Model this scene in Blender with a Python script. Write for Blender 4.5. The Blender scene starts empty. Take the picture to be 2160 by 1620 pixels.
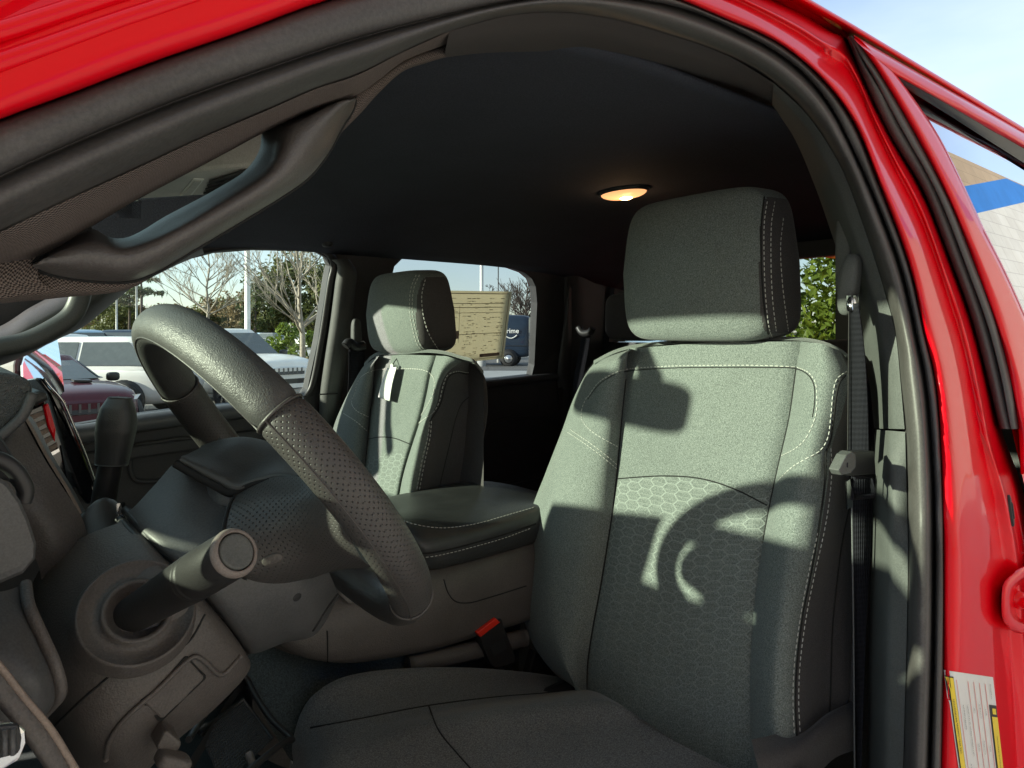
import bpy, bmesh, math, random
from mathutils import Vector, Matrix
from mathutils.bvhtree import BVHTree
V = Vector
rad = math.radians
random.seed(7)
SC = bpy.context.scene
COL = SC.collection
# ------------------------------------------------------------------ camera, sky, sun, exposure
# Metres.  x runs to the rear of the truck, y to its passenger side, z up; the lens is the origin, the ground lies at GZ.
FPX, PX0, PY0 = 1435.0, 1080.0, 700.0
TH = rad(50.97)
FW = V((math.cos(TH), math.sin(TH), 0)); RT = V((math.sin(TH), -math.cos(TH), 0)); UP = V((0, 0, 1))
GZ = -1.72
cam = bpy.data.cameras.new('camera'); CAM = bpy.data.objects.new('camera', cam); COL.objects.link(CAM)
cam.sensor_width = 36.0; cam.lens = FPX / 2160 * 36.0; cam.shift_y = -(810 - PY0) / 2160.0
cam.clip_start = 0.01; cam.clip_end = 2000
CAM.matrix_world = Matrix((RT, UP, -FW)).transposed().to_4x4()
SC.camera = CAM
SUN_AZ, SUN_EL = rad(21.5), rad(15.6)            # azimuth from the truck's nose towards its passenger side
SD = V((-math.cos(SUN_AZ) * math.cos(SUN_EL), math.sin(SUN_AZ) * math.cos(SUN_EL), math.sin(SUN_EL)))
W = bpy.data.worlds.new('World'); SC.world = W; W.use_nodes = True
wn, wl = W.node_tree.nodes, W.node_tree.links
bg = wn['Background']; sky = wn.new('ShaderNodeTexSky'); sky.sky_type = 'NISHITA'; sky.sun_disc = False
sky.sun_elevation = SUN_EL; sky.sun_rotation = math.atan2(SD.x, SD.y); sky.air_density = 1.0; sky.dust_density = 0.3; sky.ozone_density = 1.5
tc = wn.new('ShaderNodeTexCoord'); mp = wn.new('ShaderNodeMapping'); mp.inputs['Scale'].default_value = (1.2, 1.2, 4.5)
cn = wn.new('ShaderNodeTexNoise'); cn.inputs['Scale'].default_value = 1.6; cn.inputs['Detail'].default_value = 5; cn.inputs['Roughness'].default_value = 0.55
cr_ = wn.new('ShaderNodeValToRGB'); cr_.color_ramp.elements[0].position = 0.10; cr_.color_ramp.elements[1].position = 0.80
cm = wn.new('ShaderNodeMixRGB'); cm.inputs[2].default_value = (4.3, 4.9, 5.7, 1)
cs = wn.new('ShaderNodeMath'); cs.operation = 'MULTIPLY'; cs.inputs[1].default_value = 0.8
wl.new(tc.outputs['Generated'], mp.inputs['Vector']); wl.new(mp.outputs[0], cn.inputs['Vector']); wl.new(cn.outputs['Fac'], cr_.inputs[0])
wl.new(cr_.outputs[0], cs.inputs[0]); wl.new(cs.outputs[0], cm.inputs[0]); wl.new(sky.outputs[0], cm.inputs[1]); wl.new(cm.outputs[0], bg.inputs[0])
bg.inputs[1].default_value = 0.080
sl = bpy.data.lights.new('sun', 'SUN'); sl.energy = 3.7; sl.angle = rad(1.0); sl.color = (1.0, 0.93, 0.80)
SO_ = bpy.data.objects.new('sun', sl); COL.objects.link(SO_); SO_.rotation_euler = SD.to_track_quat('Z', 'Y').to_euler()
vs = SC.view_settings; vs.view_transform = 'Standard'; vs.look = 'None'; vs.gamma = 1.0; vs.exposure = 1.64; vs.use_curve_mapping = False
SC.cycles.max_bounces = 10; SC.cycles.transparent_max_bounces = 24; SC.cycles.diffuse_bounces = 5; SC.cycles.glossy_bounces = 4
SC.cycles.sample_clamp_indirect = 6.0; SC.cycles.caustics_reflective = False; SC.cycles.caustics_refractive = False

# ------------------------------------------------------------------ points
YC = 1.12                                        # centre line of the cab
def ray(px, py): return FW + RT * ((px - PX0) / FPX) + UP * ((PY0 - py) / FPX)
def lin(px, py, ax, a, b):                       # point where coordinate ax equals a + b*z
    q = ray(px, py); return q * (a / (q[ax] - b * q.z))
def at(px, py, d=None, r=None, p=None, z=None, side=None, far=None, back=None):
    q = ray(px, py)
    if d is not None: return q * d
    if r is not None: return q * (r / q.x)
    if p is not None: return q * (p / q.y)
    if z is not None: return q * (z / q.z)
    if side is not None:                         # driver's side of the cab, leaning inwards above the belt line
        P = lin(px, py, 1, 0.32 + side, 0.2)
        return P if P.z > -0.2 else q * ((0.28 + side) / q.y)
    if far is not None:                          # passenger side of the cab
        P = lin(px, py, 1, 2 * YC - 0.32 - far, -0.2)
        return P if P.z > -0.2 else q * ((2 * YC - 0.28 - far) / q.y)
    if back is not None: return lin(px, py, 0, back[0], back[1])
def on_plane(l, o, n): return [ray(x, y) * (o.dot(n) / ray(x, y).dot(n)) for x, y in l]
def S(l, **k): return [at(x, y, **k) for x, y in l]
def Q(l): return [at(x, y, p=p) for x, y, p in l]
def cr(pts, n, closed=False):                    # even resampling of a Catmull-Rom spline
    m = len(pts)
    if m == 1: return [pts[0].copy() for _ in range(n)]
    def P(i): return pts[i % m] if closed else (pts[0] * 2 - pts[1] if i < 0 else pts[-1] * 2 - pts[-2] if i >= m else pts[i])
    D = []; K = 12
    for i in range(m if closed else m - 1):
        a, b, c, d = P(i - 1), P(i), P(i + 1), P(i + 2)
        t0 = 0.0; t1 = t0 + max((b - a).length, 1e-6) ** .5; t2 = t1 + max((c - b).length, 1e-6) ** .5; t3 = t2 + max((d - c).length, 1e-6) ** .5
        for k in range(K):
            t = t1 + (t2 - t1) * k / K
            A1 = a * ((t1 - t) / (t1 - t0)) + b * ((t - t0) / (t1 - t0)); A2 = b * ((t2 - t) / (t2 - t1)) + c * ((t - t1) / (t2 - t1)); A3 = c * ((t3 - t) / (t3 - t2)) + d * ((t - t2) / (t3 - t2))
            B1 = A1 * ((t2 - t) / (t2 - t0)) + A2 * ((t - t0) / (t2 - t0)); B2 = A2 * ((t3 - t) / (t3 - t1)) + A3 * ((t - t1) / (t3 - t1))
            D.append(B1 * ((t2 - t) / (t2 - t1)) + B2 * ((t - t1) / (t2 - t1)))
    D.append(pts[0] if closed else pts[-1])
    L = [0.0]
    for i in range(1, len(D)): L.append(L[-1] + (D[i] - D[i - 1]).length)
    out = []; j = 0; T = L[-1]
    for k in range(n):
        s = T * k / (n if closed else n - 1)
        while j < len(L) - 2 and L[j + 1] < s: j += 1
        h = L[j + 1] - L[j]; out.append(D[j].lerp(D[j + 1], 0 if h < 1e-9 else (s - L[j]) / h))
    return out
# ------------------------------------------------------------------ objects
def obj(name, me, mat, parent=None, label=None):
    if isinstance(me, bmesh.types.BMesh):
        b = me; me = bpy.data.meshes.new(name); b.to_mesh(me); b.free()
    o = bpy.data.objects.new(name, me); COL.objects.link(o)
    if mat is not None and not me.materials:
        for m in (mat if isinstance(mat, (list, tuple)) else [mat]): me.materials.append(m)
    if parent is not None:
        o.parent = parent
        if parent.type == 'EMPTY': o.matrix_parent_inverse = parent.matrix_basis.inverted()
    if label: o['label'] = label
    return o
def thing(name, label, cat, loc=(0, 0, 0), rz=0, group=None):
    o = bpy.data.objects.new(name, None); COL.objects.link(o); o.location = loc; o.rotation_euler = (0, 0, rz)
    o['label'] = label; o['category'] = cat
    if group: o['group'] = group
    return o
def tag(o, label, cat, group=None):
    o['label'] = label; o['category'] = cat
    if group: o['group'] = group
    return o
def struct(o): o['kind'] = 'structure'; return o
def kid(name, bm, mat, parent, label=None):      # a part in its thing's own coordinates
    me = bpy.data.meshes.new(name); bm.to_mesh(me); bm.free()
    o = bpy.data.objects.new(name, me); COL.objects.link(o); o.parent = parent
    for m in (mat if isinstance(mat, (list, tuple)) else [mat]): me.materials.append(m)
    if label: o['label'] = label
    return o
def solid(o, t, off=-1): m = o.modifiers.new('thick', 'SOLIDIFY'); m.thickness = t; m.offset = off; return o
def subd(o, n=1): m = o.modifiers.new('sub', 'SUBSURF'); m.levels = n; m.render_levels = n; return o
def bev(o, w, seg=2, ang=40):
    m = o.modifiers.new('bevel', 'BEVEL'); m.width = w; m.segments = seg; m.limit_method = 'ANGLE'; m.angle_limit = rad(ang); return o
def smooth(bm):
    for f in bm.faces: f.smooth = True
# ------------------------------------------------------------------ mesh shapes (UVs are metres along the surface)
def grid(rows, bm=None, cu=False, flip=False, mi=0):
    bm = bm or bmesh.new(); uv = bm.loops.layers.uv.verify()
    R, N = len(rows), len(rows[0]); vs_ = [[bm.verts.new(p) for p in r] for r in rows]
    us = [[0.0] * (N + 1) for _ in range(R)]
    for i, r in enumerate(rows):
        for j in range(1, N + 1): us[i][j] = us[i][j - 1] + (r[j % N] - r[j - 1]).length
    vv = [0.0]
    for i in range(1, R): vv.append(vv[-1] + sum((rows[i][j] - rows[i - 1][j]).length for j in range(N)) / N)
    um = [sum(us[i][j] for i in range(R)) / R for j in range(N + 1)]
    for i in range(R - 1):
        for j in range(N if cu else N - 1):
            k = (j + 1) % N
            q = [(vs_[i][j], um[j], vv[i]), (vs_[i][k], um[j + 1], vv[i]), (vs_[i + 1][k], um[j + 1], vv[i + 1]), (vs_[i + 1][j], um[j], vv[i + 1])]
            if flip: q.reverse()
            if len({x[0] for x in q}) < 4: continue
            f = bm.faces.new([x[0] for x in q]); f.smooth = True; f.material_index = mi
            for lp, x in zip(f.loops, q): lp[uv].uv = (x[1], x[2])
    return bm
def loft(curves, n=40, m=None, flip=False, lin_=False, closed=False, wrap=False):
    C = [cr(c, n, closed) for c in curves]
    if lin_: return grid(C, cu=closed, flip=flip)
    if wrap: cols = [cr([c[j] for c in C], m, True) for j in range(n)]; cols = [c + [c[0]] for c in cols]; m += 1
    else: cols = [cr([c[j] for c in C], m or 4 * (len(C) - 1) + 1) for j in range(n)]
    return grid([[cols[j][i] for j in range(n)] for i in range(m or 4 * (len(C) - 1) + 1)], cu=closed, flip=flip)
def frames(path, closed=False, up=None):
    n = len(path); T = []
    for i in range(n):
        a = path[(i - 1) % n] if closed or i > 0 else path[i]; b = path[(i + 1) % n] if closed or i < n - 1 else path[i]
        t = (b - a); T.append(t.normalized() if t.length > 1e-9 else V((0, 0, 1)))
    x = (up or V((0.13, 0.27, 0.95))); x = (x - T[0] * x.dot(T[0])).normalized(); F = []
    for t in T:
        if up is not None: x = up
        x = (x - t * x.dot(t)).normalized(); F.append((x, t.cross(x)))
    return F
def tube(path, r, seg=10, n=None, closed=False, up=None, cap=True, flat=1.0, pw=1.0, bm=None):   # r: number or list along the path; flat scales the second axis
    if n: 
        rl = r if isinstance(r, (list, tuple)) else [r] * len(path); path2 = cr(path, n, closed); m = len(rl)
        r = [rl[min(int(i * (m - 1) / (n - 1)), m - 2)] * (1 - (i * (m - 1) / (n - 1) - min(int(i * (m - 1) / (n - 1)), m - 2))) + rl[min(int(i * (m - 1) / (n - 1)), m - 2) + 1] * (i * (m - 1) / (n - 1) - min(int(i * (m - 1) / (n - 1)), m - 2)) for i in range(n)] if m > 1 else [rl[0]] * n
        path = path2
    rl = r if isinstance(r, (list, tuple)) else [r] * len(path)
    F = frames(path, closed, up); rows = []
    for p, q, (x, y) in zip(path, rl, F):
        row = []
        for k in range(seg):
            a = 2 * math.pi * k / seg; c, s = math.cos(a), math.sin(a)
            c = math.copysign(abs(c) ** pw, c); s = math.copysign(abs(s) ** pw, s)
            row.append(p + x * (q * c) + y * (q * flat * s))
        rows.append(row)
    if closed: rows.append([v.copy() for v in rows[0]])
    nb = grid(rows, cu=True, flip=True, bm=bm)
    if cap and not closed:
        nb.verts.ensure_lookup_table(); tot = len(nb.verts); base = tot - len(rows) * seg
        for s_, rev in ((base, False), (tot - seg, True)):
            vs_ = [nb.verts[s_ + k] for k in range(seg)]
            try: f = nb.faces.new(vs_ if rev else vs_[::-1]); f.smooth = False
            except ValueError: pass
    return nb
def lathe(prof, o, ax, seg=32, bm=None):         # prof: (radius, height along ax)
    ax = ax.normalized(); x = ax.orthogonal().normalized(); y = ax.cross(x)
    return grid([[o + ax * h + (x * math.cos(2 * math.pi * k / seg) + y * math.sin(2 * math.pi * k / seg)) * max(r, 1e-5) for k in range(seg)] for r, h in prof], cu=True, bm=bm)
def box(sx, sy, sz, c=(0, 0, 0), M=None, bm=None):
    bm = bm or bmesh.new(); r = bmesh.ops.create_cube(bm, size=1.0); c = V(c)
    for v in r['verts']:
        v.co = V((v.co.x * sx, v.co.y * sy, v.co.z * sz)) + c
        if M is not None: v.co = M @ v.co
    return bm
def prism(pts, dv, bm=None, uvd=True):           # flat outline pushed back along dv
    bm = bm or bmesh.new(); uv = bm.loops.layers.uv.verify(); n = len(pts)
    a = [bm.verts.new(p) for p in pts]; b = [bm.verts.new(p + dv) for p in pts]
    f = [bm.faces.new(a), bm.faces.new(b[::-1])]
    for i in range(n): f.append(bm.faces.new((a[i], b[i], b[(i + 1) % n], a[(i + 1) % n])))
    bmesh.ops.recalc_face_normals(bm, faces=f)
    e1 = (pts[1] - pts[0]).normalized(); nn = dv.normalized(); e2 = nn.cross(e1)
    for q in f:
        for lp in q.loops: lp[uv].uv = (lp.vert.co.dot(e1), lp.vert.co.dot(e2))
    return bm
def holed(outer, holes, bm=None):                # flat sheet with holes
    bm = bm or bmesh.new(); E = []
    for lp in [outer] + holes:
        vs_ = [bm.verts.new(p) for p in lp]
        for i in range(len(vs_)): E.append(bm.edges.new((vs_[i], vs_[(i + 1) % len(vs_)])))
    bmesh.ops.triangle_fill(bm, edges=E, use_beauty=True, use_dissolve=False)
    bmesh.ops.recalc_face_normals(bm, faces=bm.faces)
    return bm
def cushion(c, hx, hy, hz, e=0.35, nu=36, nv=24, M=None, shape=None):      # rounded block: superquadric
    rows = []
    def sp(v, e): return math.copysign(abs(v) ** e, v)
    for i in range(nv + 1):
        ph = -math.pi / 2 + math.pi * i / nv; row = []
        for j in range(nu):
            th = 2 * math.pi * j / nu
            p = V((hx * sp(math.cos(ph), e) * sp(math.cos(th), e), hy * sp(math.cos(ph), e) * sp(math.sin(th), e), hz * sp(math.sin(ph), e)))
            if shape: p = shape(p)
            row.append((M @ p if M is not None else p) + V(c))
        rows.append(row)
    return grid(rows, cu=True)
def bvh_of(*objs):
    vs_, fs = [], []
    for o in objs:
        b = len(vs_); vs_ += [v.co.copy() for v in o.data.vertices]; fs += [[b + i for i in p.vertices] for p in o.data.polygons]
    return BVHTree.FromPolygons(vs_, fs)
def onto(t, l, n=None, lift=0.0):                # where sight lines meet a surface: points and normals
    P, N = [], []
    for x, y in l:
        q = ray(x, y).normalized(); h = t.ray_cast(V((0, 0, 0)), q)
        if h[0] is None: continue
        nn = h[1] if h[1].dot(q) < 0 else -h[1]
        P.append(h[0] + nn * lift); N.append(nn)
    return P, N
def thick_px(l, k=6):                            # densify a pixel polyline
    P = cr([V((x, y, 0)) for x, y in l], k * len(l)); return [(p.x, p.y) for p in P]
def seam(t, l, r=0.0011, bm=None, lift=0.0, k=5):
    P, N = onto(t, thick_px(l, k), lift=lift)
    return tube(P, r, 5, bm=bm, cap=False) if len(P) > 2 else (bm or bmesh.new())
def stitches(t, l, bm, ln=0.0046, gap=0.003, r=0.00072, lift=0.0005):
    P, N = onto(t, thick_px(l, 8), lift=lift)
    if len(P) < 3: return bm
    L = sum((P[i + 1] - P[i]).length for i in range(len(P) - 1)); c = max(2, int(L / (ln + gap))); R = cr(P, c * 3 + 1)
    for i in range(c):
        a, b = R[3 * i], R[3 * i + 2]; mid = (a + b) / 2
        tube([a, a.lerp(b, .25), a.lerp(b, .75), b], [r * .5, r, r, r * .5], 5, bm=bm)
    return bm
# ------------------------------------------------------------------ materials
class NT:
    def __init__(s, name):
        s.m = bpy.data.materials.new(name); s.m.use_nodes = True; s.t = s.m.node_tree; s.n = s.t.nodes; s.p = s.n['Principled BSDF']
    def new(s, t, **k):
        n = s.n.new(t)
        for a, b in k.items(): setattr(n, a, b)
        return n
    def lk(s, a, b): s.t.links.new(a, b)
    def math(s, op, a, b=0.0, c=None):
        n = s.new('ShaderNodeMath', operation=op)
        for i, v in enumerate((a, b, c)):
            if v is None: continue
            if isinstance(v, (int, float)): n.inputs[i].default_value = v
            else: s.lk(v, n.inputs[i])
        return n.outputs[0]
    def vec(s, kind='Object', sc=None):
        o = s.new('ShaderNodeTexCoord').outputs[kind]
        if sc is not None:
            m = s.new('ShaderNodeMapping'); m.inputs['Scale'].default_value = sc; s.lk(o, m.inputs[0]); o = m.outputs[0]
        return o
    def noise(s, scale, det=3, rough=0.5, vec=None, out='Fac'):
        n = s.new('ShaderNodeTexNoise'); n.inputs['Scale'].default_value = scale; n.inputs['Detail'].default_value = det; n.inputs['Roughness'].default_value = rough
        s.lk(vec if vec is not None else s.vec(), n.inputs['Vector']); return n.outputs[out]
    def voro(s, scale, vec=None, feat='F1', out='Distance'):
        n = s.new('ShaderNodeTexVoronoi', feature=feat); n.inputs['Scale'].default_value = scale
        s.lk(vec if vec is not None else s.vec(), n.inputs['Vector']); return n.outputs[out]
    def ramp(s, f, st):
        n = s.new('ShaderNodeValToRGB'); e = n.color_ramp.elements
        while len(e) < len(st): e.new(0.5)
        for q, (p, c) in zip(e, st): q.position = p; q.color = (*c, 1)
        s.lk(f, n.inputs[0]); return n.outputs[0]
    def mix(s, f, a, b, mode='MIX'):
        n = s.new('ShaderNodeMixRGB', blend_type=mode)
        for i, v in enumerate((f, a, b)):
            if isinstance(v, (int, float)): n.inputs[i].default_value = v
            elif isinstance(v, tuple): n.inputs[i].default_value = (*v, 1)
            else: s.lk(v, n.inputs[i])
        return n.outputs[0]
    def bump(s, h, st=0.3, d=0.001, prev=None):
        n = s.new('ShaderNodeBump'); n.inputs['Strength'].default_value = st; n.inputs['Distance'].default_value = d; s.lk(h, n.inputs['Height'])
        if prev is not None: s.lk(prev, n.inputs['Normal'])
        s.lk(n.outputs[0], s.p.inputs['Normal']); return n.outputs[0]
    def set(s, **k):
        for a, v in k.items():
            i = s.p.inputs[{'col': 'Base Color', 'ro': 'Roughness', 'me': 'Metallic', 'sp': 'Specular IOR Level', 'coat': 'Coat Weight', 'cr': 'Coat Roughness', 'sheen': 'Sheen Weight', 'shr': 'Sheen Roughness', 'em': 'Emission Color', 'es': 'Emission Strength', 'tr': 'Transmission Weight', 'ior': 'IOR', 'al': 'Alpha', 'ss': 'Subsurface Weight'}[a]]
            if isinstance(v, (int, float)): i.default_value = v
            elif isinstance(v, tuple): i.default_value = (*v, 1)
            else: s.lk(v, i)
        return s
def plain(name, col, ro=0.5, var=0.12, sc=9, **k):           # plain colour with slight mottling
    t = NT(name); f = t.noise(sc, 4, 0.6)
    d = tuple(c * (1 - var) for c in col); u = tuple(min(c * (1 + var), 1) for c in col)
    t.set(col=t.ramp(f, [(0.3, d), (0.7, u)]), ro=ro, **k); return t.m
def grained(name, col, ro=0.5, size=900, st=0.35, sp=0.4, dist=0.0006):           # moulded plastic with a leather grain
    t = NT(name); v = t.voro(size, feat='SMOOTH_F1'); n = t.noise(size * 1.7, 2)
    h = t.math('ADD', v, t.math('MULTIPLY', n, 0.6)); t.bump(h, st, dist)
    f = t.noise(14, 4, 0.6); spk = t.noise(size * .9, 2, .8); t.set(col=t.mix(.36, t.ramp(f, [(0.3, tuple(c * .86 for c in col)), (0.7, tuple(c * 1.12 for c in col))]), t.ramp(spk, [(.35, (.26, .26, .26)), (.65, (.74, .74, .74))]), 'OVERLAY'), ro=t.math('ADD', t.math('MULTIPLY', f, 0.14), ro - 0.07), sp=sp); return t.m
def fabric(name, dark, light, sc=620, hexa=None, sheen=0.15):
    t = NT(name); o = t.vec()
    n = t.noise(sc, 2, 0.75, o); n2 = t.noise(sc * 2.6, 1, 0.5, o); sp_ = t.math('ADD', t.math('MULTIPLY', n, 0.7), t.math('MULTIPLY', n2, 0.3))
    big = t.noise(7, 3, 0.5, o)
    c = t.ramp(sp_, [(0.36, dark), (0.5, tuple((a + b) / 2 * .95 for a, b in zip(dark, light))), (0.64, light)])
    c = t.mix(0.25, c, t.ramp(big, [(0.3, (.35, .35, .35)), (0.7, (.65, .65, .65))]), 'OVERLAY')
    h = sp_
    if hexa:                                     # embossed stretched-hexagon mesh below a curved line
        v0, uc, k, wu, wv = hexa
        U = t.new('ShaderNodeSeparateXYZ'); t.lk(t.vec('UV'), U.inputs[0]); u, v = U.outputs[1], U.outputs[0]
        x = t.math('DIVIDE', v, wv); y = t.math('DIVIDE', u, wu)     # cells in x (down), y (across)
        def cell(px_, py_):
            a = t.math('SUBTRACT', t.math('FLOORED_MODULO', px_, 1.0), 0.5); b = t.math('SUBTRACT', t.math('FLOORED_MODULO', py_, 1.732), 0.866)
            return t.math('ABSOLUTE', a), t.math('ABSOLUTE', b)
        def edge(a, b): return t.math('MAXIMUM', a, t.math('ADD', t.math('MULTIPLY', a, 0.5), t.math('MULTIPLY', b, 0.866)))
        a1, b1 = cell(x, y); a2, b2 = cell(t.math('ADD', x, 0.5), t.math('ADD', y, 0.866))
        hd = t.math('MINIMUM', edge(a1, b1), edge(a2, b2))
        line = t.math('SMOOTH_MAX', t.math('MULTIPLY', t.math('SUBTRACT', hd, 0.43), 18.0), 0.0, 0.1); line = t.math('MINIMUM', line, 1.0)
        ln2 = t.math('GREATER_THAN', t.math('SINE', t.math('MULTIPLY', x, 12.566)), 0.75)
        du = t.math('SUBTRACT', u, uc); lim = t.math('ADD', v0, t.math('MULTIPLY', t.math('MULTIPLY', du, du), k)); below = t.math('SUBTRACT', v, lim)
        on = t.math('GREATER_THAN', below, 0.0); fade = t.math('SUBTRACT', 1.0, t.math('MULTIPLY', below, 2.3)); fade = t.math('MAXIMUM', fade, 0.12)
        lines = t.math('MULTIPLY', t.math('MULTIPLY', t.math('MAXIMUM', line, t.math('MULTIPLY', ln2, 0.25)), on), fade)
        c = t.mix(t.math('MULTIPLY', lines, 0.42), c, tuple(min(x_ * 1.7, 1) for x_ in light))
        seamm = t.math('LESS_THAN', t.math('ABSOLUTE', below), 0.0012); c = t.mix(t.math('MULTIPLY', seamm, 0.0), c, (0.01, 0.01, 0.01))
        h = t.math('ADD', h, t.math('MULTIPLY', lines, 1.6))
    t.bump(h, 0.55, 0.0009); t.set(col=c, ro=0.92, sp=0.2, sheen=sheen, shr=0.4); return t.m
def knit(name, dark, light, cell=0.0021):
    t = NT(name); U = t.new('ShaderNodeSeparateXYZ'); t.lk(t.vec('UV'), U.inputs[0])
    k = 2 * math.pi / cell; a = t.math('SINE', t.math('MULTIPLY', U.outputs[0], k)); b = t.math('SINE', t.math('ADD', t.math('MULTIPLY', U.outputs[1], k), t.math('MULTIPLY', t.math('SINE', t.math('MULTIPLY', U.outputs[0], k / 2)), 1.1)))
    h = t.math('ADD', t.math('MULTIPLY', t.math('MULTIPLY', a, b), 0.5), 0.5); n = t.noise(500, 2); h = t.math('ADD', t.math('MULTIPLY', h, 0.8), t.math('MULTIPLY', n, 0.25))
    t.set(col=t.ramp(h, [(0.25, dark), (0.75, light)]), ro=0.85, sp=0.25); t.bump(h, 0.8, 0.0012); return t.m
def perforated(name, col, cell=0.0060, hole=0.115):
    t = NT(name); U = t.new('ShaderNodeSeparateXYZ'); t.lk(t.vec('UV'), U.inputs[0])
    u = t.math('DIVIDE', U.outputs[0], cell); v = t.math('DIVIDE', U.outputs[1], cell)
    def dist(du):
        a = t.math('SUBTRACT', t.math('FRACT', t.math('ADD', u, du)), 0.5); b = t.math('SUBTRACT', t.math('FRACT', t.math('ADD', v, du)), 0.5)
        return t.math('SQRT', t.math('ADD', t.math('MULTIPLY', a, a), t.math('MULTIPLY', b, b)))
    d = t.math('MINIMUM', dist(0.0), dist(0.5))
    on = t.math('LESS_THAN', d, hole); n = t.noise(900, 2); g = t.voro(1100, feat='SMOOTH_F1')
    f = t.noise(20, 3); c = t.ramp(f, [(0.3, tuple(x * .88 for x in col)), (0.7, tuple(x * 1.12 for x in col))])
    t.set(col=t.mix(t.math('MULTIPLY', on, 0.85), c, (0.004, 0.004, 0.004)), ro=0.44, sp=0.45)
    hh = t.math('SUBTRACT', t.math('MULTIPLY', t.math('ADD', g, n), 0.12), t.math('SUBTRACT', 1.0, t.math('MINIMUM', t.math('DIVIDE', d, hole * 1.5), 1.0))); t.bump(hh, 0.75, 0.0009); return t.m
def leather(name, col, ro=0.42, size=330, st=0.6, dist=0.0011):
    t = NT(name); o = t.vec(); w = t.noise(90, 2, 0.5, o, 'Color'); o2 = t.mix(0.012, o, w, 'ADD')
    v = t.voro(size, o2, 'DISTANCE_TO_EDGE'); v = t.math('MINIMUM', t.math('MULTIPLY', v, 3.2), 1.0); f = t.noise(25, 4, .6, o)
    t.set(col=t.ramp(f, [(0.3, tuple(x * .85 for x in col)), (0.7, tuple(x * 1.15 for x in col))]), ro=t.math('ADD', t.math('MULTIPLY', f, .14), ro - .07), sp=0.5); t.bump(v, st, dist); return t.m
def paint(name, col, ro=0.32, me=0.0, flake=0.0):
    t = NT(name); n = t.noise(2.5, 2); o = t.noise(340, 2)
    t.set(col=t.ramp(n, [(0.3, tuple(x * .94 for x in col)), (0.7, tuple(min(x * 1.05, 1) for x in col))]), ro=ro, me=me, coat=0.45, cr=0.03, sp=0.06); t.bump(o, 0.012, 0.0006); return t.m
def glass(name, tint, refl=1.0, ro=0.0, gc=(.95, .97, 1)):         # thin pane: tinted see-through plus a mirror sheen
    t = NT(name); t.n.remove(t.p); out = t.n['Material Output']
    tr = t.new('ShaderNodeBsdfTransparent'); tr.inputs[0].default_value = (*tint, 1)
    gl = t.new('ShaderNodeBsdfGlossy'); gl.inputs['Roughness'].default_value = ro; gl.inputs[0].default_value = (*gc, 1)
    fr = t.new('ShaderNodeFresnel'); fr.inputs[0].default_value = 1.5; f = t.math('MULTIPLY', fr.outputs[0], refl); mx = t.new('ShaderNodeMixShader')
    t.lk(f, mx.inputs[0]); t.lk(tr.outputs[0], mx.inputs[1]); t.lk(gl.outputs[0], mx.inputs[2]); t.lk(mx.outputs[0], out.inputs[0]); return t.m
M = {}
M['red'] = paint('red_paint', (0.74, 0.0012, 0.010), 0.36)
M['seal'] = grained('door_rubber', (0.062, 0.057, 0.055), 0.5, 500, 0.12, 0.5)
M['knit'] = knit('pillar_cloth', (0.018, 0.014, 0.013), (0.25, 0.20, 0.178), 0.0036)
M['knit2'] = knit('corner_cloth', (0.018, 0.014, 0.013), (0.22, 0.175, 0.155), 0.0021)
M['rail'] = knit('rail_cloth', (0.07, 0.063, 0.062), (0.13, 0.115, 0.11), 0.0016)
M['pillar'] = grained('pillar_plastic', (0.085, 0.09, 0.086), 0.6, 700, 0.25, 0.35)
M['handle'] = grained('handle_plastic', (0.088, 0.079, 0.075), 0.36, 800, 0.4, 0.55)
M['headliner'] = fabric('headliner_felt', (0.032, 0.035, 0.046), (0.070, 0.075, 0.095), 500, sheen=0.0)
M['trim'] = grained('dash_plastic', (0.086, 0.076, 0.071), 0.48, 620, 0.5, 0.45)
M['trim2'] = grained('column_plastic', (0.066, 0.066, 0.067), 0.45, 600, 0.12, 0.45)
M['hood'] = leather('dash_skin', (0.05, 0.053, 0.055), 0.5, 520, 0.6, 0.0012)
M['dark'] = plain('dark_void', (0.012, 0.012, 0.014), 0.7)
M['gloss'] = plain('piano_black', (0.008, 0.008, 0.01), 0.06, coat=1.0)
M['stalk'] = grained('stalk_plastic', (0.024, 0.023, 0.023), 0.5, 900, 0.15, 0.25)
M['leather'] = leather('wheel_leather', (0.06, 0.06, 0.058), 0.48, 460, 0.22)
M['lid'] = leather('lid_vinyl', (0.035, 0.037, 0.038), 0.4, 700, 0.25, 0.0006)
M['perf'] = perforated('perforated_leather', (0.054, 0.050, 0.048), 0.0060, 0.115)
M['smoothl'] = leather('smooth_leather', (0.05, 0.045, 0.043), 0.42, 900, 0.2, 0.0005)
M['fab'] = fabric('seat_fabric', (0.066, 0.077, 0.074), (0.225, 0.252, 0.237))
M['fabd'] = fabric('seat_side_fabric', (0.042, 0.039, 0.04), (0.09, 0.084, 0.085), 800)
M['cush'] = fabric('cushion_fabric', (0.048, 0.050, 0.052), (0.165, 0.165, 0.165), 560)
M['thread'] = plain('white_thread', (0.48, 0.48, 0.45), 0.8)
M['seamd'] = plain('seam_shadow', (0.008, 0.008, 0.008), 0.9)
M['belt'] = None
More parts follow.
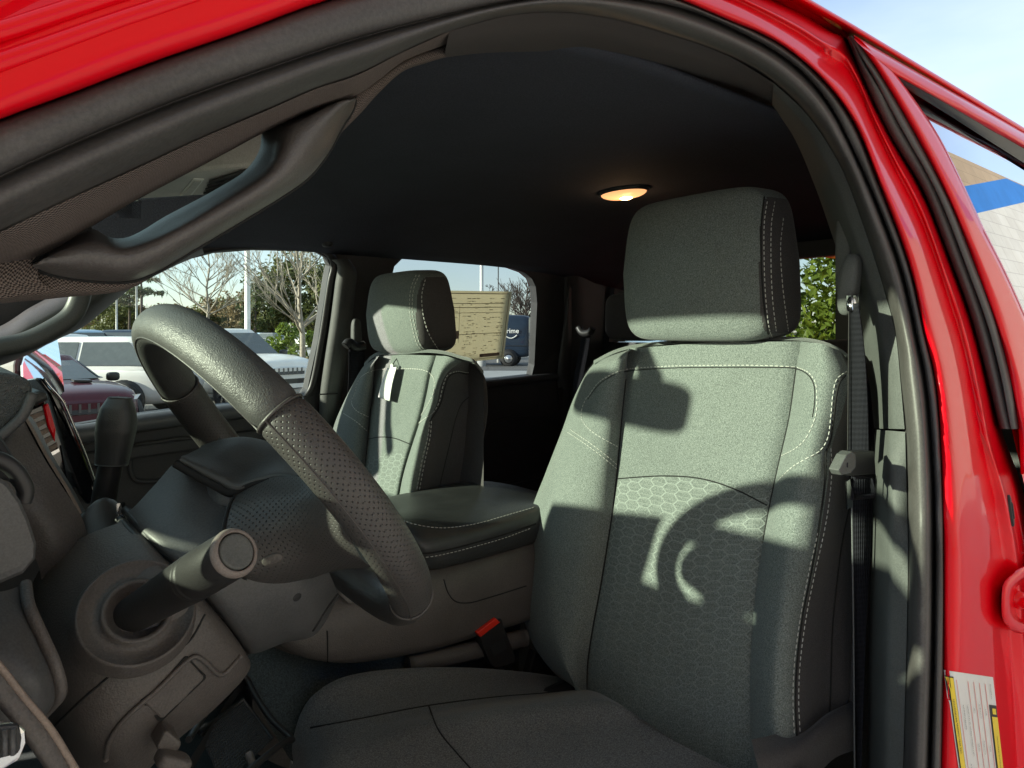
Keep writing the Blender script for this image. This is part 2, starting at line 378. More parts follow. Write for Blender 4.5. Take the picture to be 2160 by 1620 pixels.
def webbing():
    t = NT('belt_webbing'); U = t.new('ShaderNodeSeparateXYZ'); t.lk(t.vec('UV'), U.inputs[0])
    a = t.math('SINE', t.math('MULTIPLY', U.outputs[0], 2400)); b = t.math('SINE', t.math('MULTIPLY', U.outputs[1], 900)); h = t.math('ADD', a, t.math('MULTIPLY', b, .5))
    t.set(col=t.ramp(t.math('ADD', t.math('MULTIPLY', h, .3), .5), [(0, (.005, .005, .007)), (1, (.020, .020, .026))]), ro=0.85, sp=.12); t.bump(h, .6, .0008); return t.m
M['belt'] = webbing()
M['carpet'] = fabric('carpet', (0.024, 0.032, 0.034), (0.075, 0.092, 0.095), 420)
M['chrome'] = plain('bright_metal', (0.75, 0.75, 0.76), 0.14, me=1.0)
M['btn'] = plain('red_button', (0.72, 0.03, 0.015), 0.35)
M['paper'] = plain('white_paper', (0.82, 0.83, 0.80), 0.75, 0.03)
M['glass'] = glass('clear_glass', (0.80, 0.88, 0.82))
M['wind'] = glass('windscreen_glass', (0.76, 0.90, 0.76), 0.8)
M['privacy'] = glass('tinted_glass', (0.52, 0.57, 0.57), 1.0)
M['mirror'] = plain('mirror_glass', (0.82, 0.88, 0.92), 0.02, 0.02, me=1.0)
M['greybtn'] = grained('button_grey', (.17, .145, .13), .5, 900, .15)
M['black'] = plain('black_plastic', (0.02, 0.02, 0.021), 0.45)
M['blackink'] = plain('black_ink', (0.02, 0.02, 0.02), 0.7)
# ------------------------------------------------------------------ the ground
def ground_mats():
    t = NT('asphalt'); o = t.vec(); a = t.noise(180, 3, .7, o); b = t.noise(.35, 4, .6, o); cr_v = t.voro(.45, t.mix(.25, o, t.noise(1.5, 3, .6, o, 'Color'), 'ADD'), 'DISTANCE_TO_EDGE')
    c = t.ramp(a, [(.3, (.10, .098, .094)), (.7, (.19, .186, .178))]); c = t.mix(.4, c, t.ramp(b, [(.3, (.35, .35, .35)), (.7, (.62, .61, .58))]), 'OVERLAY')
    c = t.mix(t.math('MULTIPLY', t.math('LESS_THAN', cr_v, .006), .6), c, (.03, .03, .03)); t.set(col=c, ro=.9); t.bump(a, .4, .004); M['asphalt'] = t.m
    t = NT('dry_grass'); a = t.noise(3, 6, .7); b = t.noise(120, 2); t.set(col=t.mix(.4, t.ramp(a, [(.3, (.26, .17, .06)), (.6, (.36, .25, .09)), (.8, (.20, .19, .06))]), t.ramp(b, [(.3, (.3, .3, .3)), (.7, (.7, .7, .7))]), 'OVERLAY'), ro=1.0); t.bump(b, .8, .03); M['grass'] = t.m
    M['concrete'] = plain('pale_concrete', (.40, .405, .39), .9, .12, 2.5)
ground_mats()
def sheet(name, pts, z, mat, lab=None):
    bm = bmesh.new(); bm.faces.new([bm.verts.new((x, y, z)) for x, y in pts]); bmesh.ops.recalc_face_normals(bm, faces=bm.faces); o = obj(name, bm, mat); o['kind'] = 'structure'; return o
sheet('bounce_apron', [(-14, -4.0), (45, -4.0), (45, 3.6), (-14, 3.6)], GZ + .006, M['concrete'])  # unseen pale slab added to bounce warm light up into the cab
sheet('ground', [(-600, -600), (900, -600), (900, 900), (-600, 900)], GZ, M['asphalt'])

# ------------------------------------------------------------------ the red truck: sheet metal and door opening
truck = thing('pickup_truck', 'bright red crew cab pickup truck seen through its open front door', 'pickup truck', (1.0, YC, GZ))
SEAL_OUT = [(-160, 320), (0, 252), (150, 197), (320, 132), (500, 70), (675, 5), (900, -55), (1150, -70), (1330, -35), (1437, 0), (1530, 40), (1620, 78), (1680, 117), (1745, 178), (1800, 255), (1860, 400), (1920, 565), (1950, 700), (1975, 810), (1990, 1060), (1992, 1310), (1987, 1620), (1982, 1850)]
GROOVE = [(-160, 455), (0, 372), (200, 282), (400, 201), (600, 131), (750, 82), (900, 42), (1080, 2), (1230, -12), (1360, 0), (1455, 22), (1580, 77), (1670, 132), (1745, 212), (1805, 326), (1860, 452), (1905, 577), (1938, 725), (1955, 812), (1971, 1010), (1973, 1310), (1964, 1620), (1958, 1850)]
SEAL_IN = [(-160, 565), (0, 490), (141, 423), (281, 359), (422, 293), (563, 233), (668, 187), (750, 160), (850, 110), (950, 66), (1080, 32), (1180, 26), (1280, 38), (1380, 64), (1530, 115), (1620, 165), (1705, 245), (1775, 355), (1822, 478), (1862, 602), (1888, 700), (1900, 812), (1910, 912), (1915, 1160), (1912, 1360), (1905, 1620), (1900, 1850)]
def mid(a, b, t, n=60):
    A = cr([V((x, y, 0)) for x, y in a], n); B = cr([V((x, y, 0)) for x, y in b], n); return [(p.lerp(q, t).x, p.lerp(q, t).y) for p, q in zip(A, B)]
seal_c = [S(mid(SEAL_OUT, GROOVE, -.10), side=.035), S(SEAL_OUT, side=0.012), S(mid(SEAL_OUT, GROOVE, .12), side=0.0), S(mid(SEAL_OUT, GROOVE, .5), side=-0.002), S(mid(SEAL_OUT, GROOVE, .9), side=0.003), S(GROOVE, side=0.016), S(mid(GROOVE, SEAL_IN, .1), side=0.010), S(mid(GROOVE, SEAL_IN, .4), side=0.004), S(mid(GROOVE, SEAL_IN, .75), side=0.016), S(SEAL_IN, side=0.040), S(mid(GROOVE, SEAL_IN, 1.1), side=0.06)]
seal = obj('door_seal', loft(seal_c, 130, 46), M['seal'], truck)
# the outer roof rail and centre pillar: a flange, a wide flat, a drip groove, the roof edge
ROOF = [(-700, 380), (-420, 40), (-150, -140), (200, -250), (600, -300), (1000, -290), (1300, -200), (1500, -112), (1710, 0), (1930, 131), (2160, 270), (2420, 428), (2700, 598)]
STRIP_L = [(1785, 78), (1820, 160), (1880, 280), (1950, 400), (2010, 550), (2055, 675), (2088, 800), (2112, 905), (2150, 1010), (2185, 1160), (2200, 1300), (2215, 1420), (2230, 1620), (2240, 1850)]
JO = [(-560, 330), (-300, 60), (-60, -100), (250, -190), (600, -215), (1000, -205), (1300, -120), (1500, -50), (1690, 28), (1765, 72)] + STRIP_L
def flange(px): return px
rail_c = [S(SEAL_OUT, side=0.02), S(mid(SEAL_OUT, JO, .02, 70), side=-0.004), S(mid(SEAL_OUT, JO, .10, 70), side=-0.009), S(mid(SEAL_OUT, JO, .45, 70), side=-0.008), S(mid(SEAL_OUT, JO, .70, 70), side=-0.003), S(mid(SEAL_OUT, JO, .76, 70), side=-0.009), S(mid(SEAL_OUT, JO, .82, 70), side=-0.004), S(mid(SEAL_OUT, JO, .92, 70), side=0.004), S(JO, side=0.03)]
body = obj('body_shell', loft(rail_c, 150, 55), M['red'], truck)
for l_ in ([(-160, 188), (0, 131), (120, 89), (240, 46), (330, 16), (440, -20), (600, -60)], [(-160, 110), (0, 66), (110, 30), (220, -6), (400, -60)]): obj('drip_channel', tube(S(l_, side=-.0085), .0042, 8, 50, flat=.7), M['red'], body)
# roof skin from the edge over to the other side
RE = S(ROOF, side=0.0)
roof = obj('roof', loft([S([(x, y + 26) for x, y in ROOF], side=0.02), S([(x, y + 10) for x, y in ROOF], side=-0.004), RE, [p + V((0, .02, .006)) for p in RE]], 90, 14), M['red'], truck)
RB = [p for p in cr(RE, 120) if p.x > .30] + [V((2.25, RE[-1].y, RE[-1].z - .02))]
roof_c = [[V((p.x - .09 * math.sin(math.pi * w), p.y + .01 + (2 * (YC - p.y) - .02) * w, p.z + .004 + .05 * math.sin(math.pi * w))) for p in RB] for w in (0, .05, .2, .5, .8, 1.0)]
obj('roof_skin', loft(roof_c, 60, 36), M['red'], roof)
# rear door: window frame, edge strip, glass
ST_R = [(1800, 75), (1850, 145), (1930, 280), (2005, 425), (2060, 565), (2105, 690), (2135, 810), (2150, 905), (2156, 1000)]
strip_c = [S(STRIP_L[:8], side=0.03), S([(x + 3, y) for x, y in STRIP_L[:8]], side=-0.008), S(mid(STRIP_L[:8], ST_R[:8], .42, 20), side=-0.016), S(mid(STRIP_L[:8], ST_R[:8], .5, 20), side=-0.006), S(mid(STRIP_L[:8], ST_R[:8], .58, 20), side=-0.02), S(ST_R[:8], side=-0.02), S([(x + 4, y) for x, y in ST_R[:8]], side=0.01)]
obj('door_edge_strip', loft(strip_c, 50, 30), M['seal'], truck)
WG = [(1890, 158), (1930, 214), (1980, 290), (2030, 390), (2070, 475), (2120, 575), (2160, 665), (2235, 850)]      # front edge of the rear side window
WT = [(1890, 158), (1990, 214), (2080, 266), (2170, 318), (2300, 398), (2480, 508)]
DT = [(1803, 80), (1900, 136), (2000, 193), (2160, 284), (2300, 366), (2560, 518)]
rd = loft([S([(x - 3, y + 2) for x, y in ST_R], side=0.0), S(ST_R, side=-0.022), S([(x + 5, y) for x, y in ST_R], side=-0.026), S(mid(ST_R, WG, .7, 30), side=-0.027), S(WG, side=-0.024), S([(x + 4, y + 2) for x, y in WG], side=-0.008)], 50, 22)
rdoor = obj('rear_door', rd, M['red'], truck, 'red rear door with mirrored window beside the centre pillar')
tp = loft([S([(x, y - 5) for x, y in DT], side=0.0), S(DT, side=-0.022), S([(x, y + 5) for x, y in DT], side=-0.027), S(mid(DT, WT, .8, 30), side=-0.027), S(WT, side=-0.024), S([(x - 2, y + 5) for x, y in WT], side=-0.008)], 50, 22)
obj('window_frame', tp, M['red'], rdoor)
# lower rear door skin, out to the tail of the cab
low = [V((1.09, .287, -.12)), V((1.12, .255, -.34)), V((1.16, .245, -.5)), V((1.16, .24, -1.1))]; lowb = [V((2.3, .292, -.085)), V((2.3, .258, -.30)), V((2.3, .245, -.5)), V((2.3, .24, -1.1))]
obj('lower_skin', loft([low, lowb], 12, 4), M['red'], rdoor)
wt2 = [(x + 1, y + 2) for x, y in WT]; obj('window_seal', loft([S(wt2, side=-0.022), S([(x - 1 + (x - 1890) * .0, y + 9 + (x - 1890) * .022) for x, y in wt2], side=-0.017), S([(x - 2, y + 13 + (x - 1890) * .06) for x, y in wt2], side=-0.012)], 40, 6), M['black'], rdoor)
gl = [at(1898, 166, side=-0.006)] + S([(x, y) for x, y in WG[1:]], side=-0.006) + [V((x, .314 + .2 * z, z)) for x, z in ((1.32, -.13), (2.05, -.10), (2.05, .30))]
gl += S([(2480, 508), (2300, 398), (2170, 318), (2080, 266), (1990, 214)], side=-0.006)
bm = bmesh.new(); bm.faces.new([bm.verts.new(p) for p in gl]); M['doorglass'] = glass('mirrored_door_glass', (.06, .065, .075), 3.4, 0.0, (.74, .77, .84)); obj('window_glass', bm, M['doorglass'], rdoor)
# front fender, bed and far body sides close the truck off
def tbox(name, x0, x1, y0, y1, z0, z1, mat, b=.03): return bev(obj(name, box(x1 - x0, y1 - y0, z1 - z0, ((x0 + x1) / 2, (y0 + y1) / 2, (z0 + z1) / 2)), mat, truck), b, 3)
tbox('bonnet', -1.75, -.62, .26, 1.98, -.62, -.30, M['red'], .08)
tbox('cargo_bed', 2.32, 4.2, .25, 1.99, -.9, -.30, M['red'], .03)
for x in (-1.15, 3.3):
    for y in (.38, 1.86): obj('wheel', lathe([(.01, -.13), (.24, -.13), (.26, -.11), (.36, -.13), (.41, -.10), (.41, .10), (.36, .13), (.26, .11), (.24, .12), (.01, .12)], V((x, y, GZ + .41)), V((0, 1, 0)), 28), M['black'], truck)
tbox('sill', -.2, 2.3, .27, .34, -1.15, -.92, M['red'], .02)
# ------------------------------------------------------------------ door opening trims
LB = [(-160, 665), (0, 641), (120, 629), (275, 608), (350, 560), (500, 467), (625, 390), (720, 280), (760, 240), (800, 195), (850, 150), (900, 132), (940, 120)]
H1 = [(-160, 600), (0, 556), (85, 540), (192, 478), (281, 426), (387, 370), (493, 314), (556, 280), (650, 238), (748, 203), (800, 168), (850, 130), (945, 92)]
H2 = [(-160, 612), (0, 580), (67, 562), (105, 574), (176, 585), (267, 589), (317, 575), (422, 515), (528, 452), (633, 388), (700, 300), (735, 225), (752, 203), (800, 170), (850, 134), (945, 95)]
SI_A = [(-160, 565), (0, 490), (141, 423), (281, 359), (422, 293), (563, 233), (668, 187), (750, 160), (850, 110), (948, 66)]
pt = [S(SI_A, side=0.034), S(mid(SI_A, H1, .3), side=.05), S(H1, side=.125), S([(x + 6, y - 14) for x, y in H1], side=.17)]
pil = obj('pillar_trim', loft(pt, 150, 30), M['knit'], truck, 'brown knit cloth trim along the windscreen pillar')
pt2 = [S([(x, y - 10) for x, y in H2], side=.14), S(H2, side=.132), S(mid(H2, LB, .7), side=.135), S(LB, side=.16), S([(x + 4, y - 22) for x, y in LB], side=.20)]
obj('cloth_edge', loft(pt2, 150, 24), M['knit2'], pil)
pt3 = [S([(-160, 596), (-60, 570), (0, 553), (50, 545), (90, 536)], side=.124), S([(-160, 630), (-60, 610), (0, 598), (50, 590), (80, 584)], side=.127), S([(-160, 655), (-60, 640), (0, 630), (60, 620), (110, 612)], side=.134)]
obj('cloth_corner', loft(pt3, 40, 8), M['knit2'], pil)
# roof rail trim
RI = [(948, 66), (1080, 32), (1180, 26), (1280, 38), (1380, 64), (1530, 115), (1640, 180)]
RL = [(936, 122), (1010, 113), (1080, 110), (1205, 112), (1330, 135), (1480, 176), (1580, 206), (1650, 238)]
obj('roof_rail_trim', loft([S(RI, side=.036), S(mid(RI, RL, .4), side=.06), S(mid(RI, RL, .85), side=.13), S(RL, side=.17), S([(x, y - 8) for x, y in RL], side=.22), S([(x, y - 24) for x, y in RL], side=.34)], 60, 24), M['rail'], truck)
# centre pillar trims
BI = [(1632, 175), (1705, 245), (1775, 355), (1822, 478), (1862, 602), (1888, 700), (1900, 812), (1908, 905)]
BL = [(1628, 226), (1672, 282), (1720, 390), (1752, 480), (1780, 565), (1806, 652), (1836, 810), (1846, 904)]
obj('upper_pillar_trim', loft([S(BI, side=.036), S(mid(BI, BL, .25), side=.045), S(mid(BI, BL, .8), side=.10), S(BL, side=.135), S([(x - 2, y) for x, y in BL], side=.2)], 70, 24), M['pillar'], truck)
BI2 = [(1909, 911), (1915, 1160), (1912, 1360), (1905, 1620), (1900, 1850)]; BL2 = [(1845, 906), (1843, 1010), (1840, 1160), (1835, 1310), (1830, 1620), (1826, 1850)]
obj('lower_pillar_trim', loft([S(BI2, side=.036), S(mid(BI2, BL2, .3), side=.045), S(mid(BI2, BL2, .9), side=.105), S(BL2, side=.13), S([(x + 2, y) for x, y in BL2], side=.22)], 70, 24), M['pillar'], truck)
obj('trim_joint', loft([S([(1842, 904), (1909, 907)], side=.125), S([(1842, 911), (1909, 913)], side=.125)], 8, 3), M['seamd'], truck)
# grab handle on the pillar
K = [([(70, 556), (110, 522), (190, 487), (232, 507), (267, 510), (352, 461), (457, 405), (521, 363), (549, 321), (560, 276), (640, 240), (700, 212), (749, 206)], .165),
     ([(70, 557), (120, 530), (195, 500), (245, 515), (290, 507), (352, 483), (457, 423), (549, 366), (577, 331), (592, 268), (650, 243), (705, 215), (749, 207)], .115),
     ([(70, 558), (120, 538), (200, 522), (258, 535), (310, 522), (370, 494), (468, 438), (562, 378), (602, 330), (625, 274), (680, 236), (715, 217), (750, 207)], .088),
     ([(69, 559), (120, 556), (190, 558), (258, 566), (312, 552), (385, 512), (480, 455), (575, 395), (628, 342), (668, 284), (706, 240), (730, 220), (750, 208)], .092),
     ([(68, 561), (105, 576), (176, 588), (267, 592), (317, 578), (422, 518), (528, 455), (600, 410), (650, 374), (692, 322), (723, 265), (744, 232), (751, 209)], .122),
     ([(70, 559), (105, 570), (180, 575), (260, 575), (317, 560), (410, 508), (518, 440), (590, 395), (635, 350), (675, 300), (712, 250), (738, 225), (750, 208)], .165)]
K.insert(2, ([(x + .8, y + 1.6) for x, y in K[1][0]], .112)); K.insert(1, ([(x - .4, y - .8) for x, y in K[1][0]], .119))
hd = obj('grab_handle', loft([S(a, side=b) for a, b in K], 90, 30, wrap=True), M['handle'], truck, 'curved dark plastic grab handle on the windscreen pillar')
obj('handle_gap', tube(S([(x - .5, y + 2.5) for x, y in K[6][0]], side=.128), .0013, 6, 90), M['seamd'], hd)
obj('handle_gap', tube(S([(68, 556), (85, 540), (120, 515), (192, 480)], side=.122), .0010, 6, 20), M['seamd'], hd); obj('handle_gap', tube(S([(752, 206), (742, 199), (700, 207), (640, 236)], side=.118), .0010, 6, 20), M['seamd'], hd)
# ------------------------------------------------------------------ ceiling
HL = [(-1.0, 0)]
def ceil_z(x, y):                                # headliner height
    w = (y - YC) / .72
    return .275 + .065 * max(0, min(1, (x + .1) / .7)) - (.10 if w > 0 else .05) * abs(w) ** 3.2 - .06 * max(0, (x - 1.3) / .8) ** 2
rows = []
for i in range(36):
    x = .25 + 1.82 * i / 35; rows.append([V((x, y, ceil_z(x, y))) for y in [.50 + (1.86 - .50) * j / 39 for j in range(40)]])
hl = obj('headliner', grid(rows), M['headliner'], truck, 'dark felt headliner with a small lit dome lamp')
solid(hl, .005, 1)
# dome lamp
o = at(1315, 405, z=.331); D = V((0, 0, -1))
lens = NT('lamp_lens'); lens.set(col=(.85, .55, .30), ro=.35, em=(1.0, .45, .18), es=.40); bulb = NT('lamp_bulb'); bulb.set(col=(1, .8, .5), em=(1.0, .62, .28), es=16.0)
lx = Matrix.Translation(o) @ Matrix.Rotation(rad(90), 4, 'Z')
lm = obj('dome_lamp', cushion((0, 0, 0), .062, .034, .016, .8, 32, 12, lx), lens.m, truck, 'small amber dome lamp glowing in the ceiling')
obj('lamp_bezel', lathe([(.064, -.004), (.07, -.004), (.07, .01), (.06, .01)], V((0, 0, 0)), V((0, 0, 1)), 32), M['black'], lm)
bz = bpy.data.objects['lamp_bezel']; bz.matrix_local = lx @ Matrix.Diagonal((1, .6, 1, 1))
obj('lamp_bulb', cushion(o + V((0, -.008, -.0155)), .012, .016, .004, 1, 16, 8), bulb.m, lm)
pl_ = bpy.data.lights.new('dome_glow', 'POINT'); pl_.energy = .05; pl_.color = (1, .6, .3); pl_.shadow_soft_size = .02
po = bpy.data.objects.new('dome_glow', pl_); COL.objects.link(po); po.location = o + V((0, 0, -.06)); po.parent = lm
cl = at(690, 490, z=.28); obj('coat_hook', lathe([(.001, -.012), (.012, -.012), (.016, -.004), (.017, .004)], V((cl.x, cl.y, ceil_z(cl.x, cl.y))), V((0, 0, 1)), 20), M['black'], truck)
# overhead console between the sun visors
oc = S([(286, 424), (322, 392), (385, 366), (470, 356), (560, 350), (575, 398), (520, 418), (430, 428), (340, 432)], z=.235)
M['greytrim'] = grained('console_grey', (.55, .545, .50), .5, 700, .1)
ov = bev(obj('overhead_console', prism(oc, V((0, 0, .05))), M['greytrim'], truck, 'pale grey overhead console behind the grab handle'), .006)
obj('map_lens', prism(S([(378, 414), (408, 378), (430, 379), (402, 416)], z=.2335), V((0, 0, .004))), M['paper'], ov)
obj('map_lens', prism(S([(386, 412), (411, 382), (425, 383), (400, 413)], z=.2325), V((0, 0, .004))), M['greytrim'], ov)
for k in range(4): obj('button_rib', tube(S([(432 + k * 4, 408 - k * 8), (520, 384 - k * 8)], z=.232), .003, 6), M['dark'], ov)
vp = S([(255, 505), (262, 430), (330, 436), (560, 420), (575, 500), (420, 540)], p=1.05)
vis = bev(obj('sun_visor', prism([p + V((-.06, 0, .0)) for p in vp], V((-.02, .006, 0))), M['headliner'], truck), .005)
obj('visor_label', prism([p + V((-.063, 0, 0)) for p in S([(338, 440), (395, 434), (395, 470), (342, 470)], p=1.05)], V((.004, 0, 0))), M['paper'], vis)
# rear-view mirror on the windscreen
mm = Matrix.Translation((.03, 1.155, .145)) @ Matrix.Rotation(rad(-14), 4, 'Z') @ Matrix.Rotation(rad(8), 4, 'Y')
rv = obj('rear_view_mirror', cushion((0, 0, 0), .016, .135, .044, .4, 36, 16, mm), M['black'], truck)
obj('mirror_stem', tube([V((.02, 1.13, .13)), V((-.04, 1.13, .19))], .012, 10), M['black'], rv)
# ------------------------------------------------------------------ things on the red centre pillar: latch, plug, tyre label
jb = bvh_of(body)
def flat_on(t, l, lift=.0006):
    P, N = onto(t, l, lift=lift); return P, (sum(N, V()).normalized() if N else V((0, -1, 0)))
P, N_ = onto(jb, [(2130, 1077)]); 
if P:
    n = N_[0]
    ax = n.normalized(); up_ = (UP - ax * UP.dot(ax)).normalized(); sd_ = up_.cross(ax)
    def oval(rx, rz, h0, h1): return grid([[P[0] + ax * h + sd_ * (rx * k * math.cos(a)) + up_ * (rz * k * math.sin(a)) for a in [2 * math.pi * i / 32 for i in range(32)]] for k, h in ((1.0, h0), (1.0, h1), (.85, h1 + .001), (.45, h1 + .0008), (.01, h1 + .0008))], cu=True)
    pg = obj('pillar_plug', oval(.0105, .020, -.004, .002), M['stalk'], truck); obj('plug_slot', oval(.004, .011, .0, .0032), M['dark'], pg)
# latch striker pocket: a deep red hood with a bolt
lb0 = [(2114, 1238), (2118, 1229), (2138, 1208), (2156, 1196), (2180, 1190), (2285, 1182), (2295, 1190), (2295, 1335), (2285, 1345), (2165, 1338), (2138, 1332), (2122, 1318), (2114, 1300)]
lt = obj('latch_bracket', loft([S(lb0, side=.012), S(lb0, side=-.016), S(lb0, side=-.018), S([((x - 2200) * .82 + 2200, (y - 1265) * .78 + 1265) for x, y in lb0], side=-.020), S([((x - 2200) * .76 + 2200, (y - 1265) * .66 + 1265) for x, y in lb0], side=-.012), S([((x - 2200) * .6 + 2200, (y - 1265) * .5 + 1265) for x, y in lb0], side=-.003)], 90, 26, closed=True), M['red'], truck)
obj('latch_bolt', lathe([(.0001, .012), (.006, .012), (.0072, .009), (.0072, 0), (.011, 0), (.011, -.012)], at(2154, 1268, side=-.014), V((-.5, -.85, 0)), 16), M['red'], lt); obj('latch_bolt', cushion(at(2180, 1268, side=-.012), .012, .004, .010, .3), M['red'], lt)
# tyre placard: white label printed sideways
LQ = [(1992, 1413), (2093, 1428), (2124, 1700), (2030, 1690)]
def lbl(u, v, lift):
    a = V((LQ[0][0], LQ[0][1], 0)).lerp(V((LQ[1][0], LQ[1][1], 0)), u).lerp(V((LQ[3][0], LQ[3][1], 0)).lerp(V((LQ[2][0], LQ[2][1], 0)), u), v)
    h = onto(jb, [(a.x, a.y)], lift=lift); return h[0][0] if h[0] else at(a.x, a.y, side=-.012)
M['yellow'] = plain('label_yellow', (.78, .58, .03), .5, .03); M['label'] = plain('label_white', (.70, .70, .68), .45, .02)
tl_ = obj('tyre_label', grid([[lbl(i / 10, j / 24, .0008) for i in range(11)] for j in range(25)]), M['label'], truck, 'white and yellow tyre pressure label on the red pillar')
def lab(u0, v0, u1, v1, mat, name, lift=.0014): return obj(name, grid([[lbl(u0 + (u1 - u0) * i / 3, v0 + (v1 - v0) * j / 8, lift) for i in range(4)] for j in range(9)]), mat, tl_)
lab(.02, .04, .15, .80, M['blackink'], 'band_border'); lab(.035, .05, .135, .79, M['yellow'], 'yellow_band', .0018)
lab(.84, .22, .99, 1.0, M['blackink'], 'band_border', .0013); lab(.86, .31, .98, 1.0, M['yellow'], 'yellow_band', .0018); lab(.885, .245, .96, .29, M['yellow'], 'code_box', .0018)
def lab_text(name, s, u, v, size, lift=.0020, mat=None):     # runs down the label
    cu_ = bpy.data.curves.new(name, 'FONT'); cu_.body = s; cu_.size = 1.0; cu_.align_x = 'CENTER'; cu_.align_y = 'CENTER'; tmp = bpy.data.objects.new('tmp', cu_); COL.objects.link(tmp); dg = bpy.context.evaluated_depsgraph_get()
    me = bpy.data.meshes.new_from_object(tmp.evaluated_get(dg)); bpy.data.objects.remove(tmp); o_ = lbl(u, v, lift); e1 = (lbl(u, v - .06, lift) - lbl(u, v + .06, lift)).normalized(); e2 = (lbl(u - .1, v, lift) - lbl(u + .1, v, lift)); e2 = (e2 - e1 * e2.dot(e1)).normalized()
    for w_ in me.vertices: w_.co = o_ + e1 * (w_.co.x * size) + e2 * (w_.co.y * size) 
    me.materials.clear(); return obj(name, me, mat or M['blackink'], tl_)
lab_text('label_text', 'TIRE AND LOADING INFORMATION', .085, .42, .0040); lab_text('label_text', 'SEE OWNERS MANUAL FOR ADDITIONAL', .92, .66, .0042); lab_text('label_text', 'TG24D157', .90, .11, .0046)
for u, rows_ in ((.27, ('SEATING CAPACITY', 'TOTAL 6')), (.36, ('THE COMBINED WEIGHT OF OCCUPANTS',)), (.50, ('TIRE', 'FRONT', 'REAR')), (.62, ('LT275/70R18', 'LT275/70R18', 'LT275/70R18')), (.74, ('80 PSI', '60 PSI', '80 PSI'))):
    for k, w_ in enumerate(rows_): lab_text('label_text', w_, u, .14 + (.5 if len(rows_) == 1 else .28 if len(rows_) == 3 else .4) * (k + .5 if len(rows_) != 1 else .6), .0036)
for u in (.20, .44, .56, .68, .80): lab(u, .06, u + .008, .94, M['band_red'] if 'band_red' in M else M['btn'], 'label_rule')
# ------------------------------------------------------------------ far side of the cab: pillars, doors and windows
def fpt(x, z, off=0.0): return V((x, 2 * YC - .32 - off - (.2 * z if z > -.2 else -.04), z))
FWIN = [(-240, 905), (150, 897), (287, 874), (367, 863), (500, 850), (636, 838), (648, 822), (670, 720), (690, 590), (696, 562), (690, 544), (670, 533), (640, 530), (530, 528), (450, 534), (395, 548), (330, 580), (270, 612), (225, 648), (165, 694), (110, 722), (40, 754), (-60, 785), (-240, 830)]
RWIN = [(800, 822), (940, 806), (1026, 800), (1122, 791), (1127, 770), (1133, 640), (1130, 605), (1122, 588), (1108, 576), (1080, 566), (1000, 552), (900, 543), (868, 540), (848, 546), (832, 562), (822, 600), (806, 720)]
out = [fpt(-.62, -.95), fpt(-.62, -.16), fpt(-.30, -.10), fpt(-.05, .06), fpt(.20, .215), fpt(.5, .262), fpt(1.2, .262), fpt(1.8, .24), fpt(2.1, .2), fpt(2.1, -.95)]
M['inner'] = grained('inner_panel', (.05, .05, .052), .55, 500, .2)
big = lambda l, s: [((x - sum(q[0] for q in l) / len(l)) * s + sum(q[0] for q in l) / len(l), (y - sum(q[1] for q in l) / len(l)) * s + sum(q[1] for q in l) / len(l)) for x, y in l]
wall = obj('far_side_panel', holed(out, [S(FWIN, far=0.0), S(RWIN, far=0.0)]), M['inner'], truck, 'dark inner side of the cab round the far windows')
solid(wall, .035, 1)
skin = obj('far_skin', holed([p + V((0, .055, 0)) for p in out], [[p + V((0, .055, 0)) for p in S(big(FWIN, 1.035), far=0.0)], [p + V((0, .055, 0)) for p in S(big(RWIN, 1.05), far=0.0)]]), M['red'], wall)
def pane(name, l, far, mat, par):
    bm = bmesh.new(); bm.faces.new([bm.verts.new(p) for p in S(l, far=far)]); return obj(name, bm, mat, par)
big = lambda l, s: [((x - sum(q[0] for q in l) / len(l)) * s + sum(q[0] for q in l) / len(l), (y - sum(q[1] for q in l) / len(l)) * s + sum(q[1] for q in l) / len(l)) for x, y in l]
pane('front_window_glass', big(FWIN, 1.015), -.03, M['glass'], truck); pane('rear_window_glass', big(RWIN, 1.02), -.03, M['privacy'], truck)
# rubber run round the far front window, and sill caps
run = cr([V((x, y, 0)) for x, y in FWIN[5:17]], 60); run = [(p.x, p.y) for p in run]
obj('window_rubber', loft([S(run, far=-.03), S([(x + 3, y - 2) for x, y in run], far=.012), S([(x + 15 if i < 34 else x + 5, y - (3 if i < 30 else 6)) for i, (x, y) in enumerate(run)], far=.016), S([(x + 18 if i < 34 else x + 6, y - 7) for i, (x, y) in enumerate(run)], far=.0)], 80, 14), M['black'], wall)
M['sill'] = grained('sill_plastic', (.11, .115, .12), .42, 600, .2, .5)
obj('door_sill_cap', loft([S([(-100, 896), (150, 897), (287, 874), (500, 850), (640, 838)], far=-.01), S([(-100, 898), (150, 899), (287, 876), (500, 852), (641, 840)], far=.03), S([(-100, 922), (150, 916), (287, 892), (500, 866), (644, 852)], far=.05), S([(-100, 944), (150, 936), (287, 908), (500, 880), (646, 864)], far=.045), S([(-100, 950), (150, 942), (287, 914), (500, 885), (646, 868)], far=.0)], 50, 20), M['sill'], wall)
obj('rear_sill_cap', loft([S([(790, 824), (940, 807), (1026, 801), (1140, 789), (1180, 786)], far=-.01), S([(790, 827), (940, 809), (1026, 803), (1140, 791), (1180, 788)], far=.03), S([(790, 840), (940, 820), (1026, 813), (1140, 800), (1180, 797)], far=.04), S([(790, 850), (940, 828), (1026, 820), (1140, 806), (1180, 803)], far=.0)], 40, 16), M['inner'], wall)
